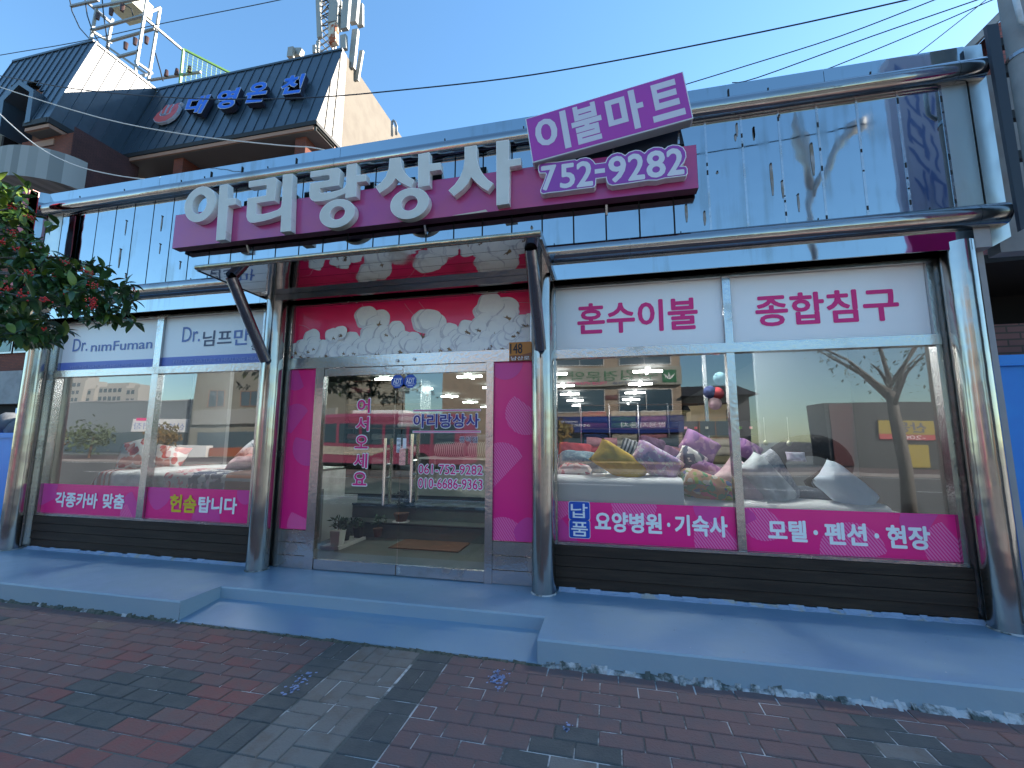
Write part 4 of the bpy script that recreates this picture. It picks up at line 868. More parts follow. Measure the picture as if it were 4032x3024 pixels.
# left window: the made-up bed
bedY = (.14, 1.75)
b1 = (-4.261,0.897); b2 = (-2.093,1.016); bt = (b1[1] + b2[1]) / 2
bed = thing('display_bed', (-3.2, .9, .52), 'white covered bed with red striped and floral throws in the left shop window', 'bed')
bx0, bx1 = (-4.34,0.789)[0], -1.72
def spread(x0, x1, z, y0, y1, zb, e=.0, n=10):
    mb = MB(); pr = [(y0 - e, zb), (y0 - e, z - .06), (y0 + .02 - e, z - .02 + e), (y0 + .07, z + e), ((y0 + y1) / 2, z + .012 + e), (y1, z + e)]
    vs = []; m = len(pr)
    for i in range(n + 1):
        x = x0 + (x1 - x0) * i / n; wv = .006 * math.sin(i * 1.9 + x0 * 5)
        for (y, zz) in pr: vs.append((x, y + wv, zz + wv * .5))
    mb.add(vs, [(i * m + k, i * m + k + 1, (i + 1) * m + k + 1, (i + 1) * m + k) for i in range(n) for k in range(m - 1)]); return mb
bz = bt - .01
spread(bx0 + .22, bx1, bz, .14, 1.7, .50).build('bed_cover', FAB['white'], bed, smooth=True)
lm = spread(bx0 + .0, bx0 + .30, bz, .13, 1.7, .50, .006)
lm.v = [(x, y, z - max(0, (bx0 + .12 - x)) * 1.0) for x, y, z in lm.v]; lm.build('striped_throw', STRIPE_RW, bed, smooth=True)
xa, xb_, xc = (-3.198,0.826)[0], (-2.817,0.835)[0], (-2.284,0.848)[0]
spread(xa, xb_, bz, .13, .9, .50, .008).build('pink_floral_throw', FLORAL_PINK, bed, smooth=True); spread(xb_, xc, bz, .13, .9, .50, .010).build('navy_floral_throw', FLORAL_NAVY, bed, smooth=True)
tag(spread(xc, bx1 + .02, bz + .0, .12, .8, .50, .014).build('blanket', stripemat('brown_edge_stripe', [(.12, .06, .045), (.5, .5, .5), (.35, .12, .06), (.11, .05, .04), (.11, .05, .04)], 6, 2), None, smooth=True), 'brown blanket with light piping at the right end of the window bed', 'blanket')
MB().box(bx0 + .05, bx1 - .02, .16, 1.68, .52, bz - .03).build('mattress', FAB['white'], bed)
q = (-4.155,1.129); cushion(FLORAL_RED, (q[0] - .02, .5, q[1] + .02), (.50, .46, .16), (-24, -14, 8), 'red and white flowered cushion standing on the window bed')
q = (-4.246,1.092); cushion(FLORAL_RED, (q[0], 1.0, q[1]), (.6, .36, .18), (-30, 6, 4), 'red flowered cushion lying behind at the middle of the window bed')
q = (-2.378,1.059); cushion(FAB['blush'], (q[0], .5, q[1] + .0), (.55, .2, .16), (-50, -8, 0), 'pale pink cushion at the right end of the window bed')
q = (-2.37,1.133); cushion(printmat('grey_ruffle', [(.45, .48, .52), (.3, .33, .38), (.55, .57, .6)], 20), (q[0], .6, q[1] + .05), (.35, .3, .14), (-40, 20, 0), 'grey ruffled cushion on the pink one at the right end of the window bed')
# right window mattress and cushions
def pt2(p): return p
mm = thing('display_mattress', (2.2, .5, .66), 'plain white mattress in the right shop window beneath the mustard cushion', 'mattress')
spread(1.47, (2.774,0.921)[0], (2.227,1.004)[1], .09, 1.2, .66, 0, 8).build('cover', mat('bluish_white_sheet', (.82, .86, .90), .8, bump=.15, bs=4), mm, smooth=True)
m2 = thing('display_mattress', (3.8, .5, .66), 'low white mattress under the cushions in the right-hand half of the window', 'mattress')
zz_ = (3.695,0.815)[1]
spread((2.782,0.808)[0], 4.4, zz_, .09, 1.2, .66, 0, 10).build('cover', mat('white_sheet', (.82, .84, .86), .8), m2, smooth=True)
def cush2(m, zn, p0, p1, th, Y, label, fat=.5, tilt=-18, pinch=.08, name='cushion', cat='cushion', yaw=0):
    # p0, p1: ends of the long diagonal already in metres
    dx, dz = p1[0] - p0[0], p1[1] - p0[1]; L = math.hypot(dx, dz); a = -math.degrees(math.atan2(dz, dx))
    return cushion(m, ((p0[0] + p1[0]) / 2, Y, (p0[1] + p1[1]) / 2), (L * 1.06, L * fat * 1.15, th * 1.5), (tilt, a, yaw), label, name, cat)
cush2(FAB['mustard'], 0, (1.997,1.267), (2.443,0.981), .17, .33, 'mustard yellow cushion leaning in the right shop window', .46, -22)
cush2(LILAC, 0, (2.37,1.257), (2.775,1.022), .17, .36, 'lilac flowered cushion just right of the mustard one', .52, -22)
cush2(PURPF, 0, (2.899,1.386), (3.215,1.203), .16, .75, 'purple cushion with pale blossoms, highest in the right shop window', .6, -15)
cush2(TROPIC, 0, (2.774,0.991), (3.25,0.817), .2, .3, 'cushion with a tropical flower and leaf print on the window mattress', .42, -35)
cush2(FAB['blush'], 0, (3.191,1.105), (3.531,0.758), .18, .42, 'pale pink cushion leaning behind the window mullion', .62, -20)
cush2(FAB['pale'], 0, (3.386,1.171), (3.708,0.767), .17, .36, 'plain pale grey cushion to the right of the pink one', .48, -20)
cush2(LACE, 0, (3.534,1.217), (3.763,0.764), .12, .44, 'grey lace-edged cushion behind the pale grey one', .55, -20)
cush2(QUILTB, 0, (3.987,1.097), (4.346,0.761), .17, .3, 'pale blue quilted pillow with zigzag stitching, last on the right in the window', .50, -22, name='pillow', cat='pillow')
cush2(FAB['slate'], 0, (3.792,0.85), (4.186,0.77), .16, .5, 'long slate bolster lying flat between the lace cushion and the quilted pillow', .3, -50, name='bolster', cat='bolster')
cush2(FAB['slate'], 0, (4.082,1.017), (4.219,0.764), .16, .55, 'slate cushion tucked behind the pale blue quilted pillow', .5, -20)
cush2(BLUEDOT, 0, (1.573,1.121), (2.092,1.076), .22, .6, 'blue leaf-patterned bundle at the left edge of the right window', .34, -40, name='quilt_bag', cat='quilt')
cush2(FLORAL_PINK, 0, (1.595,1.034), (1.933,1.027), .12, .4, 'small flowered cushion under the blue leaf-patterned bundle', .28, -60)
cush2(FAB['navy'], 0, (2.753,1.138), (2.994,1.065), .1, .6, 'navy cushion wedged behind the lilac flowered one', .5, -30)
cush2(PURPF, 0, (2.931,1.133), (3.205,1.002), .1, .5, 'dark purple cushion above the tropical print one', .4, -40)
cush2(FAB['plum'], 0, (2.692,1.234), (2.872,1.126), .14, .9, 'plum cushion behind the lilac flowered one', .8, -20)
# black neck cushion: a fat open ring
cush2(FAB['plum'], 0, (2.426,1.331), (2.695,1.265), .14, .7, 'deep plum cushion lying behind the lilac flowered one', .5, -30)
cush2(FLORAL_NAVY, 0, (2.824,1.244), (3.057,1.095), .13, .55, 'navy cushion with white blossoms above the tropical print one', .55, -25)
cush2(PURPF, 0, (3.437,1.322), (3.646,1.193), .13, .8, 'purple flowered cushion just behind the window mullion', .6, -20)
cush2(STRIPE_GB, 0, (2.258,1.315), (2.473,1.233), .12, .85, 'black and grey striped cushion behind the mustard one', .6, -25)
cush2(FAB['red'], 0, (1.536,1.236), (1.917,1.21), .14, .95, 'red cushion at the left behind the blue leaf-patterned bundle', .45, -30)
nk = thing('neck_pillow', ((4.103,1.2)[0], .75, 1.2), 'big black ring-shaped neck pillow standing behind the quilted pillow', 'pillow')
c = (4.086,1.125); pts = [(c[0] + .30 * math.cos(a), .75 + .02 * math.sin(3 * a), c[1] + .19 * math.sin(a)) for a in [math.radians(-30 + 235 * k / 16) for k in range(17)]]
MB().tube(pts, [.06 + .05 * math.sin(math.pi * k / 16) for k in range(17)], 12).build('ring', FAB['charcoal'], nk, smooth=True)
MB().tube([(c[0] - .06, .7, c[1] - .2), (c[0] + .2, .7, c[1] - .04), (c[0] + .28, .7, c[1] - .2)], [.05, .09, .06], 12).build('head_pad', FAB['charcoal'], nk, smooth=True)
cush2(printmat('sale_tag_print', [(.55, .5, .62), (.6, .1, .2), (.6, .6, .7)], 8), 0, (3.839,1.201), (4.007,1.203), .05, .65, 'small white and lilac packet in front of the black neck pillow', .5, -10, name='packet', cat='packet')

# shelves with folded quilts
def shelf_unit(x0, x1, y, z0, z1, nx, nz, label, depth=.5):
    t = thing('shelf_unit', ((x0 + x1) / 2, y + depth / 2, z0), label, 'shelf')
    for k in range(nx + 1): X = x0 + (x1 - x0) * k / nx; box('upright', STEEL_DARK, t, X - .015, X + .015, y, y + depth, z0, z1)
    for k in range(nz + 1): Z = z0 + .02 + (z1 - z0 - .04) * k / nz; box('shelf_board', FAB['brown'], t, x0, x1, y, y + depth, Z - .012, Z + .012)
    box('back_board', DARKVOID, t, x0, x1, y + depth, y + depth + .02, z0, z1); return t
QN = ['grey', 'charcoal', 'maroon', 'slate', 'pale', 'plum', 'khaki', 'cream', 'rose', 'navy', 'teal', 'red']
qm = {}
qcount = 0
def stack(x, y, z, w, d, cols, hh, where, jit=True):
    global qcount
    for k, cn in enumerate(cols):
        key = (round(w, 2), round(d, 2), round(hh, 2), cn)
        if key not in qm: me = slab_mesh(w, d, hh, hh * .5, len(qm)); me.materials.append(FAB[cn]); qm[key] = me
        o = ob('folded_quilt', qm[key]); o.location = (x + rnd.uniform(-.015, .015), y + rnd.uniform(-.02, .02), z + k * hh * .97); o.rotation_euler = (0, 0, rnd.uniform(-.06, .06))
        pos = 'only' if len(cols) == 1 else 'bottom' if k == 0 else 'top' if k == len(cols) - 1 else ('second', 'third', 'fourth', 'fifth', 'sixth')[k - 1]
        tag(o, '%s quilt, %s of pile, %s' % (cn, pos, where), 'quilt', 'folded quilts inside the shop'); qcount += 1
shelf_unit(-3.75, -1.9, 4.6, .5, 2.7, 3, 4, 'tall dark shelf unit of quilts seen behind the left glass door')
q_ = random.Random(4)
rowname = ['bottom', 'second', 'third', 'top']; colname = ['first', 'second', 'third', 'fourth', 'fifth']
pal = [['maroon', 'charcoal'], ['charcoal', 'grey'], ['pale', 'slate'], ['grey', 'charcoal'], ['maroon', 'plum']]
for cx in range(3):
    for cz in range(4):
        stack(-3.44 + .617 * cx, 4.86, .535 + .54 * cz, .52, .42, [q_.choice(pal[cx]) for _ in range(3)], .135, '%s shelf, %s bay, behind the left door' % (rowname[cz], colname[cx]))
shelf_unit(1.5, 4.8, 6.2, .5, 2.2, 5, 3, 'long low shelf unit of bright quilts at the back of the right window')
pal2 = [['red', 'maroon', 'navy'], ['green', 'cream', 'navy'], ['cream', 'rose'], ['plum', 'khaki', 'grey'], ['khaki', 'cream']]
for cx in range(5):
    for cz in range(3):
        stack(1.83 + .66 * cx, 6.46, .535 + .55 * cz, .56, .42, [q_.choice(pal2[cx]) for _ in range(3)], .14, '%s shelf, %s bay, deep behind the right window' % (['bottom', 'middle', 'top'][cz], colname[cx]))
# low table with quilt piles and striped rolls seen through the doors
tb1 = thing('display_table', (.3, 3.6, .5), 'low table with rolled striped quilts seen through the right glass door', 'table')
box('table_top', WHITE_WALL, tb1, -1.3, 1.5, 3.2, 4.0, 1.0, 1.03)
for x in (-1.25, 1.45):
    for y in (3.25, 3.95): box('leg', STEEL_DARK, tb1, x - .02, x + .02, y - .02, y + .02, .5, 1.0)
for k, (x, m, lb) in enumerate(((-.75, STRIPE_GB, 'left'), (-.1, STRIPE_GB, 'middle'))):
    o = MB().tube([(x - .28, 3.45, 1.17), (x, 3.45, 1.175), (x + .28, 3.45, 1.17)], [.125, .14, .125], 18).build('rolled_quilt', m, None, autosm=True); tag(o, 'rolled black and grey striped quilt, %s one on the low table' % lb, 'quilt roll', 'rolled quilts')
o = MB().tube([(.4, 3.4, 1.17), (.95, 3.4, 1.18)], [.14, .13], 18).build('rolled_quilt', FAB['grey'], None, autosm=True); tag(o, 'fat plain grey rolled quilt at the right end of the low table', 'quilt roll', 'rolled quilts')
for k, (x, cc) in enumerate(((-1.0, ['plum', 'charcoal', 'charcoal']), (-.4, ['grey', 'charcoal', 'slate']), (.25, ['navy', 'grey', 'grey']), (.85, ['maroon', 'slate', 'khaki']))):
    stack(x, 4.25, 1.1, .52, .4, cc, .12, '%s from the left behind the rolled quilts' % colname[k])
o = thing('display_table', (2.6, 3.4, .5), 'low table of cushions and blankets deep inside the right window', 'table')
box('table_top', WHITE_WALL, o, 1.7, 4.2, 3.0, 3.8, .95, .98)
for x in (1.75, 4.15): box('leg', STEEL_DARK, o, x - .02, x + .02, 3.05, 3.09, .5, .95); box('leg', STEEL_DARK, o, x - .02, x + .02, 3.7, 3.74, .5, .95)
for k, (x, cc) in enumerate(((2.0, ['charcoal', 'red', 'rose']), (2.6, ['slate', 'cream']), (3.2, ['cream', 'rose', 'charcoal']), (3.8, ['khaki', 'cream', 'cream', 'khaki']))):
    stack(x, 3.4, .985, .5, .4, cc, .14, '%s from the left on the right window table' % colname[k])
for (x, z, c1, lb) in ((1.95, 1.75, 'green', 'left'), (2.6, 1.6, 'red', 'right')): pass
bxs = thing('storage_box', (3.95, 4.6, .5), 'tall cream cardboard box standing deep inside the right window', 'box')
CARD = mat('cream_card', (.50, .40, .24), .8)
box('carton', CARD, bxs, 3.65, 4.25, 4.4, 4.9, .5, 1.9); MB().prism([(3.65, 1.9), (4.25, 1.9), (4.32, 2.02), (3.6, 2.0)], 4.38, 4.40).build('open_flap', CARD, bxs)
o = thing('slotted_rack', (3.55, 2.2, .5), 'slotted grey steel rack posts with a hanging tray behind the window cushions', 'rack')
for x in (3.35, 3.98): box('slotted_post', STEEL_FR, o, x - .02, x + .02, 1.7, 1.74, .5, 2.8)
box('tray', SEAM, o, 3.0, 3.95, 1.68, 1.72, 1.42, 1.60)
for k, x in enumerate((3.08, 3.2, 3.33, 3.6, 3.72, 3.84)): MB().cyl((x, 1.66), .018, 1.5, 1.53, 10).build('trinket', FAB[['rose', 'red', 'cream', 'pale', 'green', 'rose'][k]], o)
for k, p in enumerate(((3.579,1.332), (3.781,1.33))):
    o = MB().tube([(p[0], .4, p[1] + .03), (p[0], .4, p[1] + .018), (p[0], .4, p[1]), (p[0], .4, p[1] - .02)], [.003, .014, .024, .012], 12).build('hanging_ball', mat('cream_ball%d' % k, (.5, .5, .38), .6), None, smooth=True)
    MB().tube([(p[0], .4, p[1] + .03), (p[0], .4, p[1] + .25)], .0015, 4).build('thread', FAB['white'], o); tag(o, 'cream pompom hanging on a thread behind the window, %s of the pair' % ('left', 'right')[k], 'ornament', 'hanging pompoms')
# mobile lampshade cluster at the upper right (paper balls)
for k, (a, cn) in enumerate((((3.333,2.038), 'teal'), ((3.222,1.886), 'navy'), ((3.298,1.87), 'red'), ((3.267,1.76), 'blush'))):
    o = MB().tube([(a[0], .9, a[1] + .07 * math.cos(t)) for t in [math.pi * j / 8 for j in range(9)]], [max(.002, .07 * math.sin(math.pi * j / 8)) for j in range(9)], 14).build('paper_ball', FAB[cn], None, smooth=True)
    tag(o, '%s paper ball hanging inside the window near the mullion top' % {'teal': 'sea-green', 'navy': 'dark blue', 'red': 'red', 'blush': 'pale pink'}[cn], 'ornament', 'paper balls')
# entrance mat, plants
mt = [(-0.637,1.443),(0.313,1.434),(0.309,0.978),(-0.619,0.976)]
o = MB().box(mt[3][0], mt[2][0], mt[3][1], mt[0][1], 0, .012).build('door_mat', mat('brown_coir', (.17, .085, .05), .95, bump=.5, bs=80), None); tag(o, 'flat brown door mat on the grey tiles just inside the doors', 'mat')
def potted(x, y, s_, m, label, sq=True):
    t = thing('potted_plant', (x, y, .04), label, 'plant')
    if sq: MB().hull8([(x - .05 * s_, y - .05 * s_, .04), (x + .05 * s_, y - .05 * s_, .04), (x + .05 * s_, y + .05 * s_, .04), (x - .05 * s_, y + .05 * s_, .04)], [(x - .065 * s_, y - .065 * s_, .04 + .16 * s_), (x + .065 * s_, y - .065 * s_, .04 + .16 * s_), (x + .065 * s_, y + .065 * s_, .04 + .16 * s_), (x - .065 * s_, y + .065 * s_, .04 + .16 * s_)]).build('pot', m, t)
    else: MB().cyl((x, y), .05 * s_, .04, .04 + .12 * s_, 16, .075 * s_).build('pot', m, t)
    mb = MB(); q = random.Random(int(x * 100) + 5); z0 = .04 + .15 * s_
    for k in range(46):
        a, r, h = q.uniform(0, 6.28), q.uniform(0, .12) * s_, q.uniform(.02, .16) * s_; c = Vector((x + r * math.cos(a), y + r * math.sin(a), z0 + h)); u = Vector((q.uniform(-1, 1), q.uniform(-1, 1), q.uniform(-.3, 1))).normalized() * .035 * s_; w = u.cross(Vector((q.uniform(-1, 1), q.uniform(-1, 1), .5))).normalized() * .014
        mb.add([c - u, c + w, c + u, c - w], [(0, 1, 2, 3)])
    o = mb.build('foliage', LEAFI, t); o['kind'] = 'stuff'; MB().tube([(x, y, z0 - .03), (x, y, z0 + .1 * s_)], .005, 5).build('stem', FAB['brown'], t)
LEAFI = mat('houseplant_leaf', (.03, .07, .035), .6)
o = thing('plant_tray', (-1.27, 1.0, 0), 'long white tray of pots on the floor to the left inside the doors', 'tray')
MB().box(-1.42, -1.16, .74, 1.34, .0, .035).build('tray_base', WHITE_PAINT, o); MB().box(-1.42, -1.16, .735, .745, .0, .04).box(-1.165, -1.155, .74, 1.34, 0, .04).build('rim', WHITE_PAINT, o)
potted(-1.25, .84, 1.1, WHITE_PAINT, 'leafy plant in a square white pot at the near end of the tray')
potted(-1.3, 1.08, .9, FAB['charcoal'], 'small plant in a black pot in the middle of the tray', False)
potted(-1.22, 1.26, .8, FAB['charcoal'], 'spiky plant in a dark pot at the far end of the tray')
potted(-1.0, 1.38, .9, FAB['brown'], 'round cactus pot on the tile by the first step', False)
o = thing('step_bouquet', (-.75, 1.9, .2), 'bushy dark potted arrangement standing on the second entrance step', 'plant')
mb = MB(); q = random.Random(8)
for k in range(160):
    a, r = q.uniform(0, 6.28), q.uniform(0, .2); c = Vector((-.78 + r * math.cos(a), 1.72 + r * .4 * math.sin(a), .42 + q.uniform(0, .22) - r * .3)); u = Vector((q.uniform(-1, 1), q.uniform(-1, 1), q.uniform(-.6, 1))).normalized() * .04; w = u.cross(Vector((.3, q.uniform(-1, 1), .5))).normalized() * .018
    mb.add([c - u, c + w, c + u, c - w], [(0, 1, 2, 3)])
p_ = mb.build('foliage', mat('dusty_dark_leaf', (.05, .06, .07), .6), o); p_['kind'] = 'stuff'; MB().cyl((-.78, 1.62), .07, .2, .32, 16, .11).build('basket', FAB['brown'], o); MB().cyl((-.78, 1.62), .12, .2, .21, 16).build('saucer', WHITE_PAINT, o)

# ================================================================ SPA BUILDING behind on the left
BRICK = brickmat('red_brick_wall', (.22, .055, .03), (.17, .045, .03), (.05, .03, .028))
BRICK2 = brickmat('purple_brown_brick_wall', (.10, .04, .04), (.075, .032, .036), (.03, .018, .02))
ROOF = mat('dark_blue_seamed_metal', (.020, .038, .060), .42, col2=(.026, .048, .074), ns=1.5, spec=.7, coat=.25)
ROOF_GLARE = mat('roof_metal_sun_glare', (.19, .175, .155), .5, col2=(.17, .155, .135), ns=2)  # sun glare on the gable's roof metal, painted in as grey-beige
SOFFIT = mat('grey_ribbed_soffit', (.12, .12, .115), .8)
TRIM = mat('pinkish_brown_trim', (.30, .17, .12), .7); CREAMW = mat('cream_render', (.175, .150, .120), .85, col2=(.15, .125, .10), ns=1.2, bump=.2, bs=4)
BALC = mat('grey_fluted_concrete', (.24, .26, .27), .8, col2=(.18, .20, .21), ns=2)
spa = thing('spa_building', (-16, 12, 0), 'tall red brick building with dark blue metal roof behind the shop', 'building')
AX0, AX1, EY, EZ, RY, RZ = -21.7, -10.29, 11.0, 15.55, 12.5, 20.6
def panel(a0, a1, b1, b0, m=ROOF, seam=.04, th=.06):
    # roof sheet between two lower points a0,a1 and two upper points b0,b1, with a standing seam on its first edge
    a0, a1, b0, b1 = map(Vector, (a0, a1, b0, b1)); n = (a1 - a0).cross(b0 - a0).normalized(); n = -n if n.y > 0 and abs(n.y) > abs(n.x) or (abs(n.x) >= abs(n.y) and n.x < 0) else n
    mb = MB().hull8([a0 - n * th, a1 - n * th, b1 - n * th, b0 - n * th], [a0, a1, b1, b0]); u = (a1 - a0).normalized() * .04
    mb.hull8([a0, a0 + u, b0 + u, b0], [a0 + n * .035, a0 + u + n * .035, b0 + u + n * .035, b0 + n * .035]); return mb.build('roof_panel', m, spa)
N = 20
for k in range(N):
    xa = AX0 + (AX1 - AX0) * k / N; xb2 = AX0 + (AX1 - AX0) * (k + 1) / N
    panel((xa, EY, EZ), (xb2, EY, EZ), (xb2, RY, RZ), (xa, RY, RZ))
# left wing: its right face and front slope
for k in range(6):
    y0 = 8.2 + (11.0 - 8.2) * k / 6; y1 = 8.2 + (11.0 - 8.2) * (k + 1) / 6; v0 = 9.48 + (12.5 - 9.48) * k / 6; v1 = 9.48 + (12.5 - 9.48) * (k + 1) / 6
    panel((-21.69, y0, EZ - .1), (-21.69, y1, EZ - .1), (-21.9, v1, RZ - .05), (-21.9, v0, RZ - .05), ROOF)
WX0 = -27.3
MB().box(AX0 - .2, AX1, RY - .06, RY + .12, RZ - .04, RZ + .06).build('ridge_cap', ROOF, spa); MB().box(WX0, -21.85, 9.42, 9.6, RZ - .08, RZ + .02).build('ridge_cap', ROOF, spa); MB().box(-21.98, -21.84, 9.6, 12.5, RZ - .08, RZ + .02).build('ridge_cap', ROOF, spa)
for k in range(12):
    xa = -21.69 - .47 * (k + 1); xb2 = xa + .47; t0 = (k + 1) * .47; lowz = EZ - .1 if k < 3 else 18.4 + (.0 if k > 6 else 0); 
    if 3 <= k < 9: lz0 = 17.3 + 1.4 * (1 - abs((k + .5) - 6) / 3); lz1 = lz0
    else: lz0 = lz1 = EZ - .1
    f0 = (lz0 - (EZ - .1)) / (RZ - EZ); yy = 8.2 + 1.3 * f0
    panel((xa, yy, lz0), (xb2, yy, lz0), (xb2 - .2 * 0, 9.48, RZ - .05), (xa, 9.48, RZ - .05))
MB().box(WX0 - .3, -21.9, 9.5, 16, EZ, RZ - .1).box(-21.9, -10.5, 12.5, 18, EZ, RZ - .1).build('upper_block', CREAMW, spa)
MB().add([(AX1 + .003, EY + .0, EZ), (AX1 + .003, 12.83, EZ - .1), (AX1 + .003, 12.85, RZ), (AX1 + .003, RY, RZ)], [(0, 1, 2, 3)]).build('gable_sheet', ROOF_GLARE, spa)
MB().bar((AX1 + .02, 11.55, 15.55), (AX1 + .02, 11.75, 18.2), .03).bar((AX1 + .02, 12.1, 15.55), (AX1 + .02, 12.35, 20.2), .03).build('gable_seam', SEAM, spa)
MB().prism([(0, 0), (1, 0), (1, 1), (0, 1)], 0, 1).build('tmp', CREAMW, spa) if False else None
MB().box(AX1 - .4, AX1 - .02, 12.8, 20, 8, 20.6).build('side_wall', CREAMW, spa)
# arched frame opening in the wing roof
fr_ = MB()
P_ = [(-22.731,15.364),(-22.797,16.955),(-23.845,17.65),(-24.913,16.949),(-24.902,15.246)]
Q_ = [(-23.04,15.342),(-23.053,16.889),(-23.816,17.395),(-24.636,16.761),(-24.561,15.094)]
for i in range(4): fr_.hull8([(P_[i][0], 8.15, P_[i][1]), (Q_[i][0], 8.15, Q_[i][1]), (Q_[i + 1][0], 8.15, Q_[i + 1][1]), (P_[i + 1][0], 8.15, P_[i + 1][1])], [(P_[i][0], 9.3, P_[i][1]), (Q_[i][0], 9.3, Q_[i][1]), (Q_[i + 1][0], 9.3, Q_[i + 1][1]), (P_[i + 1][0], 9.3, P_[i + 1][1])])
fr_.build('dormer_frame', ROOF, spa)
MB().box(-25.3, -22.7, 9.25, 9.3, 14.3, 18.3).build('recess_wall', mat('rusty_brown_render', (.20, .09, .055), .8), spa)
MB().box(-25.5, -25.35, 8.7, 9.2, 14, 18.2).build('recess_side', DARKVOID, spa)
# brick volumes
MB().box(-24.2, -21.02, 8.75, 11.5, 0, 15.0).build('front_pier', BRICK, spa)
MB().box(-21.02, -21.0, 8.76, 11.5, 0, 15.3).build('pier_side', BRICK2, spa)
MB().box(-21.0, -10.75, 12.35, 18, 0, 15.3).build('brick_wall', BRICK, spa)
for x in (-18.3, -11.35): MB().box(x - .28, x + .28, 11.35, 12.4, 0, 15.15).build('brick_pier', BRICK, spa)
MB().box(-21.6, -10.35, 11.1, 12.4, 15.14, 15.42).build('soffit', SOFFIT, spa); MB().box(-21.6, -10.45, 11.02, 11.12, 15.16, 15.34).build('eave_trim', TRIM, spa); MB().box(-21.75, -10.3, 10.98, 11.1, 15.36, 15.56).build('eave_edge', SEAM, spa)
MB().box(-10.5, -10.35, 11.12, 12.5, 15.16, 15.3).build('eave_trim', TRIM, spa); MB().box(-10.36, -10.27, 11.0, 12.85, 15.36, 15.52).build('eave_edge', SEAM, spa)
MB().box(-23.1, -21.75, 8.35, 9.6, 15.0, 15.2).build('soffit', SOFFIT, spa); MB().box(-23.15, -21.7, 8.25, 8.36, 15.02, 15.18).box(-21.8, -21.7, 8.36, 10.3, 15.02, 15.18).build('eave_trim', TRIM, spa)
MB().box(-21.78, -21.66, 8.2, 11.0, 15.2, 15.46).box(-23.2, -21.78, 8.18, 8.3, 15.22, 15.46).build('eave_edge', SEAM, spa)
MB().box(-23.4, -22.1, 8.7, 8.76, 14.55, 14.85).build('lintel', TRIM, spa)
# curved balcony
bl = MB(); n = 22; ro = []
for k in range(n + 1):
    t = math.pi * k / n; ro.append((-22.4 - 2.0 * math.cos(t) * -1 if False else -21.9 + 2.1 * math.cos(t), 8.7 - 1.6 * math.sin(t)))
vs = [(x, y, 11.95) for x, y in ro] + [(x, y, 13.3) for x, y in ro]; bl.add(vs, [(k, k + 1, n + 2 + k, n + 1 + k) for k in range(n)] + [tuple(range(n + 1)), tuple(range(n + 1, 2 * n + 2))[::-1]])
bl.build('curved_balcony', stripemat('grey_flutes', [(.26, .28, .29), (.21, .23, .24), (.25, .27, .28), (.16, .18, .19)], .9, 0), spa, autosm=True)
# lower storeys seen on the far left
MB().box(-34, -24.21, 8.78, 12, 0, 12.0).build('lower_brick_wall', BRICK2, spa)
MB().box(-34, -20.9, 8.2, 8.74, (-20.812,2.72)[1], (-21.095,4.067)[1]).build('concrete_band', CONC, spa)
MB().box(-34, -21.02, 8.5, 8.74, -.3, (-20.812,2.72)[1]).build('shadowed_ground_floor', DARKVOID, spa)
for k, (xa_, xb_2) in enumerate((((-22.472,5.204)[0], (-21.73,5.171)[0]), ((-23.535,5.251)[0], (-22.585,5.209)[0]))):
    z0_, z1_ = (-22.563,4.934)[1], (-22.682,5.49)[1] + .5
    w = box('window', STEEL_DARK, spa, xa_, xb_2, 8.66, 8.74, z0_, z1_); box('pane', mat('dark_green_pane%d' % k, (.03, .12, .12), .1), w, xa_ + .08, xb_2 - .08, 8.64, 8.7, z0_ + .08, z1_ - .08)
MB().box((-13.103,2.124)[0], (-12.851,2.121)[0], 4.0, 4.1, (-12.95,1.94)[1], (-12.992,2.14)[1]).build('notice_board', WHITE_PAINT, spa)
